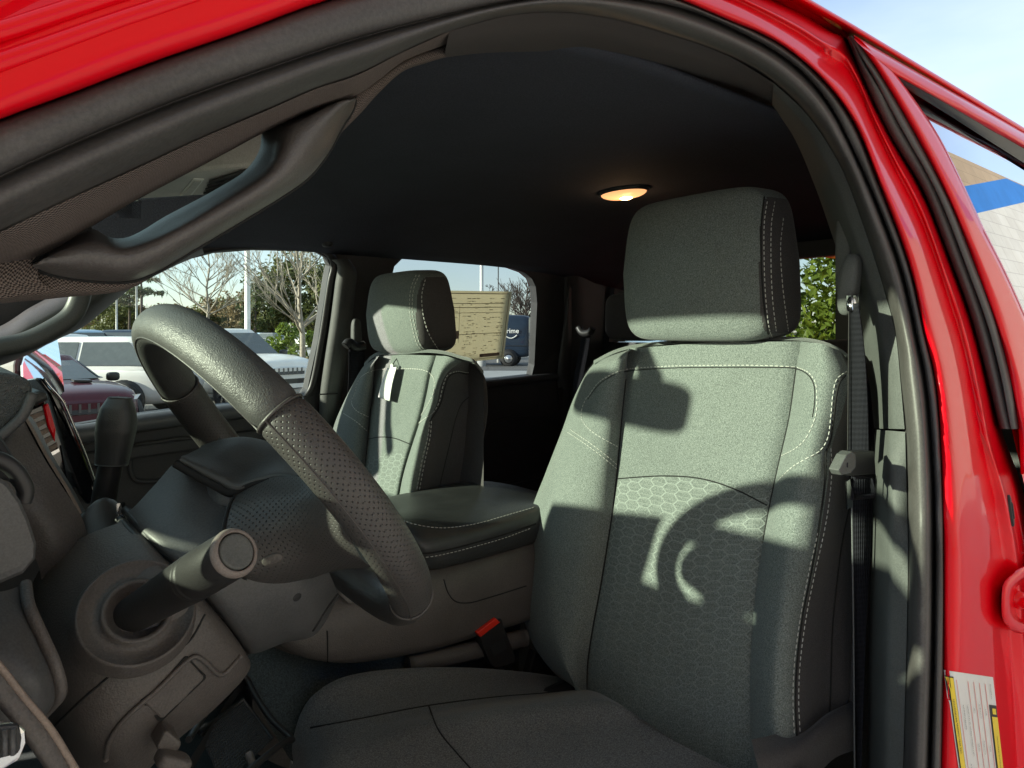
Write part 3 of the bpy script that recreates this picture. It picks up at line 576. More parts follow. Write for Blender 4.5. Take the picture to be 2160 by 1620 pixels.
# far centre pillar trim, lit by the sun
FB = [(700, 548), (712, 560), (708, 600), (698, 680), (686, 760), (676, 836), (672, 925)]
FB2 = [(722, 546), (738, 572), (736, 610), (728, 680), (716, 760), (706, 836), (700, 925)]
obj('far_pillar_trim', loft([S(FB, far=-.0), S(FB, far=.035), S(mid(FB, FB2, .5, 20), far=.055), S(FB2, far=.05), S([(x + 14, y) for x, y in FB2], far=.01), ], 50, 20), M['pillar'], wall)
obj('pillar_joint', tube(S([(674, 832), (712, 830)], far=.058), .0022, 5), M['seamd'], wall)
# front door panel: armrest, pocket, switch bank
ar = bev(obj('door_armrest', prism(S([(60, 975), (300, 940), (470, 918), (640, 895), (690, 890), (690, 905), (470, 942), (300, 966), (60, 1004)], far=.03), V((0, .04, 0))), M['inner'], wall), .006)
obj('pocket_rim', tube(S([(282, 945), (275, 985), (285, 1012), (330, 1015), (430, 1000), (430, 935), (400, 925), (330, 933)], far=.012), .006, 8, 60, closed=True), M['inner'], wall)
obj('door_switch', prism(S([(200, 960), (240, 955), (238, 985), (204, 990)], far=.02), V((0, .02, 0))), M['gloss'], wall)
obj('door_pull', tube(S([(205, 1035), (216, 1025), (240, 1022)], far=.04), .007, 8, 14), M['chrome'], wall)
# rear door details and rear pillar trim with lit edge
obj('rear_door_pocket', tube(S([(1030, 905), (1160, 880), (1180, 890), (1180, 980), (1150, 1000), (1020, 1010)], far=.012), .006, 8, 40, closed=True), M['inner'], wall)
obj('rear_pillar_trim', loft([S([(1198, 560), (1200, 640), (1190, 720), (1180, 800), (1180, 880)], far=.01), S([(1199, 590), (1192, 660), (1184, 720), (1177, 784), (1180, 815)], far=.035), S([(1201, 600), (1198, 660), (1196, 720), (1190, 786), (1196, 830)], far=.05), S([(1206, 610), (1206, 660), (1206, 720), (1206, 800), (1212, 860)], far=.03)], 40, 16), M['inner'], wall)
obj('rear_pillar_inner', loft([S([(1190, 540), (1188, 800), (1186, 900)], far=.02), S([(1215, 540), (1214, 800), (1214, 900)], far=.04), S([(1280, 545), (1272, 700), (1262, 900)], back=(2.0, 0))], 20, 12), M['inner'], wall)
# rear wall with the back window
def bk(x, y): return at(x, y, back=(2.02, .12))
BW = [bk(1286, 716), bk(1286, 590), bk(1316, 586), bk(1500, 555), bk(1700, 524)]; z1 = BW[-1].z
hole = [V((2.02, 1.875, -.04)), V((2.045, 1.865, .19)), V((2.05, 1.78, .232)), V((2.05, .50, .232)), V((2.02, .50, -.04))]
obk = [V((1.9, 1.97, -.95)), V((2.02, 1.97, -.04)), V((2.05, 1.92, .30)), V((2.05, .32, .30)), V((2.02, .26, -.04)), V((1.9, .26, -.95))]
bwall = solid(obj('rear_cab_wall', holed(obk, [hole]), M['inner'], truck), .03, 1)
bm = bmesh.new(); bm.faces.new([bm.verts.new(p + V((.02, 0, 0))) for p in hole]); obj('back_window_glass', bm, M['privacy'], truck)
for y in (.965, 1.30): bev(obj('slider_frame', box(.03, .05, .27, (2.02, y - (.03 if y < 1 else 0), .09)), M['black'], bwall), .004)
#obj('lock_post', box(.02, .012, .03, (1.985, .98, .06)), M['black'], bwall)
# driver's rear pillar in the gap beside the belt
obj('rear_post', box(.06, .10, 1.2, (1.93, .37, -.30)), M['inner'], bwall)
# far windscreen pillar and its grab handle
PA = [(-160, 752), (0, 700), (60, 662), (100, 640), (160, 602), (250, 560), (420, 500)]; PB = [(-160, 822), (0, 770), (60, 746), (115, 716), (170, 691), (232, 642), (272, 610), (335, 575), (430, 534)]
fpl = obj('far_windscreen_pillar', loft([S([(x, y - 12) for x, y in PA], p=1.86), S(PA, p=1.80), S(mid(PA, PB, .5, 30), p=1.77), S(PB, p=1.83), S([(x, y - 3) for x, y in PB], p=1.9)], 60, 20), M['trim2'], truck)
obj('far_grab_handle', tube(S([(-60, 748), (0, 732), (50, 722), (100, 700), (148, 668), (166, 636), (172, 600)], p=1.72), .021, 12, 50, flat=.7), M['trim2'], fpl)
# windscreen
def ws(u, v):                                    # u across 0 driver..1 passenger, v base..header
    y = .40 + (1.44 + .0) * u; y = y + (YC - y) * .10 * v; b = 1 - (2 * u - 1) ** 2
    x = (-.30 - .28 * b) * (1 - v) + (.27 - .10 * b) * v; return V((x, y, -.13 * (1 - v) + .235 * v + .02 * math.sin(math.pi * v)))
obj('windscreen', grid([[ws(i / 20, j / 10) for i in range(21)] for j in range(11)]), M['wind'], truck)
# header above the windscreen closes roof and liner
obj('roof_header', loft([[ws(i / 10, 1.0) for i in range(11)], [ws(i / 10, 1.0) + V((.13, 0, .045)) for i in range(11)], [ws(i / 10, 1.0) + V((.0, 0, .08)) for i in range(11)], [ws(i / 10, 1.0) + V((-.03, 0, .03)) for i in range(11)]], 30, 12), M['headliner'], truck)
# floor, tunnel, fire wall
flr = obj('floor', box(2.9, 1.62, .03, (.75, YC, -.86)), M['carpet'], truck)
obj('fire_wall', box(.03, 1.62, .80, (-.62, YC, -.55)), M['dark'], truck)
# outside mirror on the far door, glass towards us
MG = [(62, 722), (120, 706), (128, 760), (136, 826), (118, 838), (80, 842), (50, 836), (48, 770)]
mo = at(90, 770, p=2.14); mn = V((.60, -.78, .17)).normalized(); mir = bev(obj('door_mirror', prism([p - mn * .012 for p in on_plane(big(MG, 1.16), mo, mn)], mn * -.07), M['black'], truck, 'far door mirror reflecting pale sky'), .008, 3)
mg = on_plane(MG, mo, mn); obj('mirror_glass', prism(mg, mn * -.008), M['mirror'], mir)
# window sticker taped inside the far rear window
ST = [(896, 612), (1080, 615), (1062, 756), (900, 772)]
M['sticker'] = plain('sticker_paper', (.58, .50, .28), .85, .05)
t = NT('sticker_paper'); t.set(col=(.74, .69, .53), ro=.85); tl = t.new('ShaderNodeBsdfTranslucent'); tl.inputs[0].default_value = (.86, .80, .62, 1); mx = t.new('ShaderNodeMixShader'); mx.inputs[0].default_value = .7
t.lk(t.p.outputs[0], mx.inputs[1]); t.lk(tl.outputs[0], mx.inputs[2]); t.lk(mx.outputs[0], t.n['Material Output'].inputs[0]); M['sticker'] = t.m
t = NT('sticker_ink'); t.set(col=(.60, .545, .42), ro=.9); M['ink'] = t.m
t = NT('sticker_band'); t.set(col=(.55, .43, .36), ro=.9); M['band'] = t.m
sc = [at(x, y, far=-.020) for x, y in ST]
def sp_(u, v, lift=0.0): a = sc[0].lerp(sc[1], u).lerp(sc[3].lerp(sc[2], u), v); return a + V((0, -lift, 0))
st = tag(solid(obj('window_sticker', grid([[sp_(i / 8, j / 8) for i in range(9)] for j in range(9)]), M['sticker']), .0004, 0), 'cream printed price sheet stuck inside the far rear side window', 'window sticker')
def patch(u0, v0, u1, v1, bm, lift=.0012):
    bm.faces.new([bm.verts.new(sp_(u, v, lift)) for u, v in ((u0, v0), (u1, v0), (u1, v1), (u0, v1))]); return bm
bm = bmesh.new(); rng = random.Random(4)
for a in ((.03, .03, .97, .042), (.965, .03, .975, .97), (.03, .965, .97, .972), (.1, .225, .9, .235), (.1, .30, .93, .307), (.38, .2, .385, .72)): patch(*a, bm)
for c0, c1 in ((.05, .36), (.40, .62), (.66, .93)):
    v = .10
    while v < .93:
        u = c0 + rng.random() * .04
        while u < c1 - .02:
            w = rng.uniform(.012, .05); 
            if rng.random() < .42: patch(u, v, min(u + w, c1), v + rng.uniform(.006, .011), bm)
            u += w + .008
        v += rng.choice((.022, .026, .04, .055))
for v in (.17, .60): patch(.08, v, .92, v + .009, bm)
obj('print', bm, M['ink'], st); bm = bmesh.new(); patch(.12, .55, .38, .66, bm, .0016); patch(.66, .90, .93, .95, bm, .0016); obj('printed_band', bm, M['band'], st)

# ------------------------------------------------------------------ centre console
L0 = [(796, 1054, 1.28), (900, 1032, 1.28), (960, 1021, 1.28), (1000, 1015, 1.27), (1060, 1020, 1.24), (1140, 1040, 1.20)]
L1 = [(812, 1076, 1.15), (880, 1068, 1.13), (960, 1062, 1.11), (1020, 1058, 1.10), (1080, 1056, 1.10), (1150, 1056, 1.09)]
L2 = [(826, 1092, 1.05), (870, 1107, 1.005), (930, 1116, .985), (1000, 1108, .98), (1060, 1092, .98), (1140, 1068, .98)]
L3 = [(850, 1135, 1.0), (890, 1148, .968), (950, 1140, .962), (1000, 1128, .96), (1060, 1112, .96), (1140, 1088, .965)]
L4 = [(868, 1169, .99), (900, 1171, .966), (950, 1162, .962), (1000, 1149, .96), (1060, 1132, .96), (1140, 1106, .96)]
L5 = [(884, 1192, .985), (910, 1201, .972), (950, 1194, .97), (1000, 1182, .97), (1060, 1165, .97), (1140, 1142, .97)]
LL = [Q(l) for l in (L0, L1, L2, L3, L4, L5)]; back_ = [p + V((0.02, .05, -.05)) for p in LL[0]]
lid = obj('console_lid', loft([back_] + LL + [[p + V((0, .05, -.004)) for p in LL[5]]], 60, 46), M['lid'], truck, 'black vinyl console armrest with white stitching')
lb = bvh_of(lid); bm = bmesh.new(); stitches(lb, [(826, 1089), (870, 1105), (930, 1114), (1000, 1106), (1060, 1090), (1128, 1070)], bm); stitches(lb, [(872, 1173), (900, 1175), (950, 1166), (1000, 1153), (1060, 1136), (1120, 1114)], bm)
obj('stitching', bm, M['thread'], lid); obj('seam', seam(lb, [(868, 1165), (900, 1167), (950, 1158), (1000, 1145), (1060, 1128), (1130, 1105)], .0016), M['seamd'], lid)
fr = [lid_p for lid_p in ()]
C0 = [(590, 1300, 1.0), (660, 1258, .995), (760, 1222, .985), (860, 1206, .978), (910, 1203, .975), (1000, 1184, .972), (1140, 1142, .972)]
C1 = [(570, 1330, .99), (650, 1310, .965), (760, 1290, .955), (860, 1270, .952), (930, 1255, .95), (1020, 1235, .95), (1150, 1200, .95)]
C2 = [(568, 1342, .985), (640, 1372, .96), (720, 1384, .95), (830, 1372, .95), (930, 1350, .95), (1020, 1322, .95), (1150, 1280, .95)]
C3 = [(570, 1348, .985), (640, 1386, .963), (720, 1399, .953), (830, 1387, .953), (930, 1366, .953), (1020, 1338, .953), (1150, 1300, .953)]
CC = [Q(c) for c in (C0, C1, C2, C3)]
con = obj('centre_console', loft([[p + V((0, .25, .0)) for p in CC[0]]] + CC + [[p + V((0, .06, -.01)) for p in CC[3]], [p + V((0, .08, -.2)) for p in CC[3]]], 60, 44), M['trim'], truck, 'dark plastic centre console between the front seats')
cb = bvh_of(con)
for l_, r_ in (([(690, 1330), (691, 1360), (691, 1396)], .0012), ([(936, 1222), (945, 1250), (960, 1268), (985, 1272), (1040, 1258), (1110, 1236)], .0013), ([(658, 1334), (690, 1282), (714, 1250)], .0014)): obj('panel_gap', seam(cb, l_, r_), M['seamd'], con)

# raised front corner of the console beside the wheel
obj('console_front', loft([Q([(676, 1206, 1.05), (730, 1188, 1.04), (790, 1190, 1.03)]), Q([(690, 1228, 1.0), (745, 1212, .98), (800, 1208, .97)]), Q([(712, 1250, .965), (765, 1240, .955), (812, 1262, .95)]), Q([(735, 1272, .955), (790, 1272, .95), (820, 1286, .95)])], 24, 14), M['trim'], con)
pp = Q([(738, 1190, 1.06), (762, 1188, 1.06), (778, 1208, 1.05), (772, 1214, 1.05)]); bm = bmesh.new(); bm.faces.new([bm.verts.new(p + V((0, 0, .004))) for p in pp])
tag(solid(obj('paper_slip', bm, M['paper']), .0006), 'folded white paper slip in the console tray behind the wheel', 'paper')
# seat belt buckle
bt = V((0, .024, 0)); bk_ = bev(obj('belt_buckle', prism(Q([(1010, 1340, .945), (1058, 1305, .945), (1090, 1388, .945), (1086, 1400, .945), (1045, 1412, .945), (1034, 1400, .945)]), bt), M['stalk'], truck, 'black seat belt buckle with a red release button'), .003)
rb = bev(obj('release_button', prism(Q([(1006, 1335, .9430), (1046, 1304, .9430), (1056, 1313, .9430), (1014, 1345, .9430)]), bt * 1.1), M['btn'], bk_), .002)
obj('buckle_plate', prism(Q([(1034, 1364, .9440), (1062, 1345, .9440), (1070, 1368, .9440), (1042, 1385, .9440)]), bt * .2), M['black'], bk_)
obj('buckle_strap', tube(Q([(1066, 1400, .955), (1085, 1440, .965), (1098, 1500, .97)]), .012, 8, 12, flat=.3), M['stalk'], bk_)
obj('seat_rail', tube(Q([(860, 1405, .965), (960, 1382, .965), (1040, 1362, .965), (1110, 1345, .965)]), .016, 8, 24, flat=.6), M['trim'], truck)
# under-dash tray on the floor
trf = [at(x, y, z=-.66) for x, y in ((402, 1600), (520, 1430), (616, 1555), (560, 1680), (420, 1700))]
tr = obj('floor_tray', loft([Q([(395, 1610, .83), (470, 1492, .95), (518, 1424, 1.02)]), Q([(400, 1635, .83), (475, 1508, .95), (520, 1440, 1.02)])], 10, 4), M['black'], truck, 'black floor tray with ribbed mat below the dash')
rimp = Q([(398, 1560, .86), (445, 1490, .93), (512, 1424, 1.0), (540, 1470, .97), (575, 1520, .93), (616, 1560, .89), (606, 1562, .88), (520, 1630, .80), (440, 1700, .76)])
obj('tray_rim', tube(rimp, .0042, 8, 60), M['black'], tr)
t = NT('ribbed_mat'); U = t.new('ShaderNodeSeparateXYZ'); t.lk(t.vec('UV'), U.inputs[0]); h = t.math('SINE', t.math('MULTIPLY', U.outputs[0], 2 * math.pi / .0042)); h2 = t.math('SINE', t.math('MULTIPLY', U.outputs[1], 2 * math.pi / .0042))
t.set(col=(.035, .038, .042), ro=.5); t.bump(t.math('MAXIMUM', h, h2), .8, .0012); M['ribmat'] = t.m
mt = Q([(420, 1545, .90), (512, 1475, .97), (575, 1560, .91), (470, 1660, .82)]); obj('ribbed_mat', grid([[mt[0].lerp(mt[1], i / 4), mt[3].lerp(mt[2], i / 4)] for i in range(5)]), M['ribmat'], tr)
obj('mat_rim', tube([mt[0], mt[1], mt[2]], .003, 6), M['black'], tr)
obj('tray_divider', tube(Q([(524, 1590, .86), (545, 1640, .83)]), .005, 6), M['sill'], tr)
obj('tunnel_carpet', loft([Q([(470, 1330, 1.06), (560, 1330, 1.06), (700, 1390, 1.02), (900, 1372, .98)]), Q([(505, 1400, 1.02), (600, 1420, 1.0), (720, 1440, .98), (920, 1420, .97)]), Q([(540, 1480, .98), (620, 1500, .96), (740, 1540, .95), (960, 1480, .95)]), Q([(610, 1600, .92), (660, 1640, .92), (760, 1700, .92), (980, 1700, .92)])], 40, 24), M['carpet'], truck)
# ------------------------------------------------------------------ seats
def seat_back(cv, plane, hexa, lab):
    def c(l, off): return [at(x, y, back=(plane[0] + off, plane[1])) for x, y in l]
    n = 70
    left = loft([c(cv['l0'], .10), c(cv['l1'], .02), c(mid(cv['l1'], cv['l2'], .45, 24), -.025), c(cv['l2'], -.042), c(mid(cv['l2'], cv['l3'], .6, 24), -.03), c(cv['l3'], 0)], n, 30)
    cen = loft([c(cv['l3'], 0.0), c(mid(cv['l3'], cv['c'], .12, 24), -.008), c(mid(cv['l3'], cv['c'], .5, 24), -.012), c(cv['c'], -.013), c(mid(cv['c'], cv['r3'], .5, 24), -.012), c(mid(cv['c'], cv['r3'], .88, 24), -.008), c(cv['r3'], 0.0)], n, 44)
    right = loft([c(cv['r3'], 0.0), c(mid(cv['r3'], cv['r2'], .4, 24), -.03), c(cv['r2'], -.042), c(mid(cv['r2'], cv['r1'], .6, 24), -.03), c(cv['r1'], -.012)], n, 26)
    side = loft([c(cv['r1'], -.012), c(mid(cv['r1'], cv['r0'], .1, 24), 0.0), c(mid(cv['r1'], cv['r0'], .5, 24), cv['d'] * .5), c(cv['r0'], cv['d']), c(mid(cv['r1'], cv['r0'], .6, 24), cv['d'] + .06)], n, 22)
    fabh = fabric('embossed_fabric', (0.066, 0.077, 0.074), (0.225, 0.252, 0.237), hexa=hexa)
    s = obj('front_seat', left, M['fab'], truck, lab)
    ce = obj('centre_panel', cen, fabh, s); ri = obj('outer_bolster', right, M['fab'], s); si = obj('side_panel', side, M['fabd'], s)
    # rolled top over the shoulders and the seat's back shell
    tops = [c(cv['top'], .0), c([(x, y - 7) for x, y in cv['top']], .022), c([(x, y - 5) for x, y in cv['top']], .055), c([(x, y + 4) for x, y in cv['top']], .09)]
    tp = obj('shoulder_roll', loft(tops, 50, 12), M['fab'], s)
    bs = obj('back_shell', loft([c([(x, y + 4) for x, y in cv['top']], .085), c([(x, y + 300) for x, y in cv['top']], .11), c([(x, y + 720) for x, y in cv['top']], .11)], 30, 10), M['fabd'], s)
    return s, bvh_of(s, ce, ri, si, tp)
def headrest(cx, cy, cz, hx, hy, hz, lean, lab, par, e=.42, mat=None, skew=0.0):
    Mx = Matrix.Rotation(rad(lean), 4, 'Y')
    def shp(p):
        q = p.copy(); q.x *= 1 - .25 * max(0, p.z / hz); q.x += .012 * (p.y / hy) ** 2; q.y *= 1 - .07 * max(0, p.z / hz); q.x -= .006 * (1 - (p.z / hz) ** 2); return q
    bm = cushion((cx, cy, cz), hx, hy, hz, e, 96, 48, Mx, shp)
    for f in bm.faces:
        if f.calc_center_median().y < cy - .90 * hy: f.material_index = 1
    o = obj('headrest', bm, [mat or M['fab'], M['fabd']], par, lab); return o
# driver's seat
D = dict(
 l0=[(1335, 742), (1262, 772), (1222, 838), (1195, 915), (1160, 1005), (1132, 1085), (1114, 1180), (1112, 1270), (1130, 1345), (1170, 1415), (1240, 1468)],
 l1=[(1332, 736), (1255, 765), (1215, 830), (1185, 910), (1150, 1000), (1120, 1080), (1102, 1180), (1099, 1270), (1118, 1345), (1165, 1415), (1240, 1470)],
 l2=[(1332, 738), (1290, 775), (1265, 840), (1245, 920), (1215, 1010), (1190, 1100), (1170, 1200), (1165, 1290), (1180, 1370), (1205, 1430), (1240, 1472)],
 l3=[(1325, 735), (1320, 800), (1312, 880), (1305, 960), (1295, 1060), (1280, 1160), (1265, 1250), (1250, 1330), (1240, 1400), (1238, 1475), (1236, 1600)],
 c=[(1500, 722), (1500, 780), (1490, 880), (1480, 980), (1470, 1080), (1450, 1200), (1430, 1310), (1415, 1400), (1405, 1480), (1395, 1560), (1380, 1720)],
 r3=[(1690, 720), (1680, 775), (1665, 880), (1640, 990), (1625, 1060), (1610, 1140), (1595, 1240), (1585, 1350), (1582, 1450), (1585, 1600), (1590, 1750)],
 r2=[(1735, 726), (1740, 790), (1728, 870), (1708, 950), (1692, 1020), (1680, 1100), (1665, 1200), (1650, 1320), (1640, 1430), (1642, 1585)],
 r1=[(1772, 740), (1790, 790), (1777, 870), (1755, 940), (1747, 1010), (1737, 1080), (1717, 1200), (1692, 1320), (1680, 1430), (1682, 1560)],
 r0=[(1790, 760), (1808, 800), (1806, 900), (1803, 1000), (1803, 1100), (1802, 1200), (1800, 1300), (1795, 1400), (1790, 1480), (1760, 1540)],
 top=[(1252, 768), (1290, 748), (1328, 736), (1400, 727), (1500, 722), (1620, 718), (1690, 719), (1740, 728), (1772, 742), (1800, 765)], d=.11)
fs, fb = seat_back(D, (.95, .24), (.212, .155, 1.15, .030, .0150), 'near front seat in charcoal fabric, sunlit, with embossed back panel')
hr = headrest(.945, .668, .104, .058, .142, .118, -3, 'near front headrest in charcoal fabric', fs, .30)
hb = bvh_of(hr)
bm = bmesh.new()
for l in ([(1618, 425), (1612, 470), (1612, 560), (1616, 640), (1624, 700), (1630, 712)], [(1634, 425), (1627, 470), (1626, 560), (1630, 640), (1637, 700)]): stitches(hb, l, bm)
stitches(hb, [(1652, 460), (1646, 520), (1650, 600), (1660, 680), (1664, 706)], bm)
obj('stitching', bm, M['thread'], hr); obj('seam', seam(hb, [(1612, 415), (1606, 470), (1606, 560), (1611, 640), (1619, 700), (1624, 713)], .0013), M['seamd'], hr)
for y in (.61, .735): obj('headrest_post', tube([V((.955, y, .0)), V((.962, y, -.06))], .0065, 10), M['chrome'], hr)
bm = bmesh.new()
for l in ([(1240, 838), (1262, 808), (1300, 785), (1322, 779), (1400, 773), (1500, 771), (1600, 771), (1680, 774)], [(1682, 775), (1705, 785), (1720, 805), (1724, 840), (1720, 880), (1700, 925), (1680, 945), (1648, 962)],
          [(1238, 838), (1228, 862), (1228, 885), (1245, 907), (1275, 927), (1304, 943)], [(1198, 912), (1240, 940), (1275, 967), (1302, 990)], [(1203, 906), (1244, 934), (1278, 960), (1303, 982)],
          [(1786, 783), (1765, 800), (1757, 830), (1752, 880), (1745, 925), (1730, 950), (1700, 968), (1672, 985), (1640, 1015)],
          [(1742, 950), (1742, 985), (1735, 1060), (1725, 1120), (1705, 1210), (1688, 1300), (1675, 1400), (1672, 1480), (1675, 1552)], [(1752, 945), (1754, 985), (1748, 1060), (1738, 1120), (1718, 1210), (1700, 1300), (1687, 1400), (1684, 1480), (1687, 1548)]): stitches(fb, l, bm)
obj('stitching', bm, M['thread'], fs)
bm = seam(fb, D['l3'][1:-1], .0022); seam(fb, D['r3'][1:6], .0015, bm)
seam(fb, [(1790, 786), (1772, 803), (1764, 832), (1758, 882), (1751, 930), (1742, 952), (1740, 1010), (1730, 1090), (1712, 1200), (1692, 1300), (1680, 1400), (1677, 1480), (1680, 1555)], .0017, bm)
seam(fb, [(1240, 842), (1264, 811), (1302, 788), (1324, 783), (1400, 777), (1500, 775), (1600, 775), (1680, 778), (1703, 789), (1716, 808), (1719, 842), (1714, 880)], .0009, bm)
seam(fb, [(1300, 1010), (1400, 1004), (1480, 1010), (1550, 1032), (1618, 1066)], .0011, bm)
obj('seam', bm, M['seamd'], fs)
obj('seat_side_seam', seam(fb, [(1796, 1050), (1780, 1120), (1768, 1200), (1756, 1320), (1752, 1440), (1748, 1545)], .0014), M['seamd'], fs)
# cushion
J1 = [(618, 1680), (618, 1590), (628, 1525), (655, 1470), (700, 1436), (760, 1418), (900, 1406), (1050, 1411), (1180, 1430), (1290, 1470)]
J2 = [(640, 1700), (650, 1620), (680, 1560), (740, 1525), (820, 1505), (900, 1492), (1050, 1472), (1150, 1463), (1240, 1453), (1300, 1480)]
J3 = [(800, 1800), (830, 1720), (900, 1660), (980, 1610), (1060, 1575), (1140, 1550), (1220, 1535), (1300, 1528), (1370, 1535), (1420, 1560)]
J4 = [(1000, 2000), (1060, 1900), (1120, 1840), (1180, 1790), (1250, 1740), (1320, 1700), (1380, 1670), (1440, 1645), (1500, 1630), (1560, 1625)]
J5 = [(1250, 2200), (1330, 2100), (1400, 2000), (1460, 1920), (1520, 1850), (1580, 1790), (1620, 1740), (1660, 1700), (1690, 1660), (1710, 1630)]
jr = [[p + V((0, .03, -.10)) for p in S(J1, p=.93)], S(J1, p=.925), S(mid(J1, J2, .5, 24), p=.885), S(J2, p=.835), S(mid(J2, J3, .3, 24), z=-.515), S(J3, z=-.525), S(J4, z=-.53), S(J5, z=-.52), [p + V((0, -.05, -.12)) for p in S(J5, z=-.52)]]
cu = obj('seat_cushion', loft(jr, 70, 60), M['cush'], fs); ub = bvh_of(cu)
bm = seam(ub, [(655, 1535), (740, 1520), (900, 1489), (1050, 1470), (1150, 1462), (1236, 1452)], .0012); seam(ub, [(905, 1490), (925, 1540), (965, 1590), (1010, 1640)], .0012, bm); obj('seam', bm, M['seamd'], cu)
bm = bmesh.new(); stitches(ub, [(622, 1540), (615, 1580), (618, 1618)], bm); obj('stitching', bm, M['thread'], cu)
obj('seat_skirt', loft([S([(1585, 1560), (1640, 1548), (1700, 1535), (1745, 1500), (1800, 1470)], p=.45), S([(1600, 1620), (1650, 1600), (1700, 1565), (1750, 1520), (1805, 1490)], p=.42), S([(1640, 1720), (1680, 1690), (1720, 1640), (1760, 1600), (1810, 1580)], p=.42)], 24, 10), M['fabd'], fs)
bev(obj('recline_cover', prism(S([(1115, 1425), (1130, 1372), (1162, 1400), (1180, 1440)], p=.955), V((0, .02, 0))), M['stalk'], fs), .003)
bev(obj('seat_base', box(.46, .42, .24, (.62, .66, -.72)), M['dark'], fs), .02)
# passenger seat
P = dict(
 l0=[(800, 752), (772, 778), (750, 815), (730, 855), (712, 900), (700, 960), (690, 1060), (690, 1200)],
 l1=[(797, 750), (765, 775), (742, 815), (722, 855), (704, 900), (694, 960), (684, 1060), (684, 1200)],
 l2=[(800, 752), (780, 778), (764, 815), (750, 860), (736, 910), (726, 970), (716, 1060), (716, 1200)],
 l3=[(791, 752), (789, 790), (786, 830), (780, 880), (776, 930), (768, 1000), (762, 1060), (758, 1200)],
 c=[(850, 748), (846, 790), (840, 850), (830, 920), (822, 980), (815, 1050), (805, 1200)],
 r3=[(920, 750), (908, 790), (900, 830), (888, 880), (872, 930), (856, 980), (844, 1030), (825, 1200)],
 r2=[(945, 752), (930, 785), (918, 820), (908, 860), (894, 900), (882, 940), (868, 1010), (850, 1200)],
 r1=[(975, 762), (945, 785), (930, 812), (922, 850), (908, 885), (902, 930), (892, 980), (880, 1035), (862, 1200)],
 r0=[(1000, 765), (1022, 795), (1028, 840), (1026, 880), (1018, 930), (1008, 980), (998, 1030), (980, 1200)],
 top=[(768, 774), (780, 760), (795, 751), (850, 747), (900, 744), (940, 748), (975, 758), (1000, 766), (1020, 790)], d=.15)
ps, pb = seat_back(P, (.86, .24), (.238, .16, .9, .030, .0150), 'far front seat in charcoal fabric with a white paper tag')
h2 = headrest(.892, 1.528, .050, .062, .142, .104, -4, 'far front headrest in charcoal fabric', ps, .33)
h2b = bvh_of(h2); bm = bmesh.new()
for l in ([(878, 580), (868, 605), (864, 640), (868, 680), (880, 725), (892, 742)], [(885, 580), (874, 605), (870, 640), (874, 680), (886, 725), (898, 741)], [(897, 590), (890, 620), (892, 660), (905, 705), (925, 738)]): stitches(h2b, l, bm, .006, .004, .0011)
obj('stitching', bm, M['thread'], h2); bm = bmesh.new()
for l in ([(748, 832), (758, 800), (772, 788), (790, 781), (850, 778), (890, 780), (905, 786), (916, 800), (914, 830), (900, 858), (886, 880)], [(748, 832), (742, 850), (752, 866), (778, 880)], [(725, 872), (750, 888), (775, 910)], [(1015, 785), (985, 786), (965, 783), (945, 790), (934, 815), (926, 848), (915, 868), (895, 884), (880, 895)], [(906, 888), (902, 920), (890, 970), (878, 1035)], [(910, 888), (907, 922), (896, 972), (884, 1036)]): stitches(pb, l, bm, .006, .0035, .0011)
obj('stitching', bm, M['thread'], ps); bm = seam(pb, P['l3'], .0018); seam(pb, [(1012, 787), (985, 789), (965, 786), (948, 793), (938, 818), (930, 850), (918, 872), (905, 890)], .0016, bm); seam(pb, [(1000, 830), (975, 850), (962, 880), (950, 930), (938, 980), (925, 1035)], .0013, bm); seam(pb, [(778, 926), (800, 922), (830, 924), (868, 938)], .0012, bm); obj('seam', bm, M['seamd'], ps)
obj('seat_cushion', cushion((.62, 1.50, -.56), .30, .25, .09, .5), M['cush'], ps)
# paper tag hanging on the far seat
tg, tn = onto(pb, [(817, 776), (837, 774), (822, 846), (798, 838)]); 
tagm = [p * .978 for p in tg]; rows = [[tagm[0].lerp(tagm[1], i / 6).lerp(tagm[3].lerp(tagm[2], i / 6), j / 10) + V((-.003 * math.sin(j / 10 * 3.1), 0, 0)) for i in range(7)] for j in range(11)]
tgo = tag(solid(obj('paper_tag', grid(rows), M['paper']), .0006, 0), 'white paper tag hanging on the far front seat back', 'tag')
tt = onto(pb, [(829, 768), (825, 776)])[0]; obj('tag_tab', lathe([(.0001, 0), (.006, 0), (.006, .0008), (.0001, .0008)], rows[0][3] + V((-.001, 0, .003)), V((1, 0, 0)), 16), M['paper'], tgo)
obj('string', tube([rows[0][3] + V((0, 0, .004)), at(838, 755, back=(.85, .24)), at(852, 746, back=(.88, .24))], .0012, 6, 14), M['blackink'], tgo)
# rear bench
rb_ = obj('rear_bench', loft([S([(1165, 1060), (1175, 960), (1195, 880), (1225, 800), (1262, 755), (1310, 738), (1400, 730), (1560, 722), (1790, 715)], r=1.80), S([(1168, 1060), (1180, 960), (1200, 880), (1232, 805), (1268, 762), (1315, 744), (1400, 736), (1560, 730), (1790, 722)], r=1.74), S([(1200, 1060), (1215, 960), (1240, 880), (1270, 830), (1310, 800), (1350, 790), (1420, 780), (1560, 770), (1790, 760)], r=1.70), S([(1300, 1200), (1320, 1100), (1340, 1000), (1380, 960), (1420, 940), (1460, 930), (1500, 920), (1600, 910), (1790, 900)], r=1.62)], 60, 20), M['fabd'], truck, 'dark rear bench behind the front seats')
def rear_hr(y, lab=None): return obj('headrest', cushion((1.80, y, .052), .05, .115, .083, .42), M['fabd'], rb_)
rear_hr(1.545); rear_hr(.66)
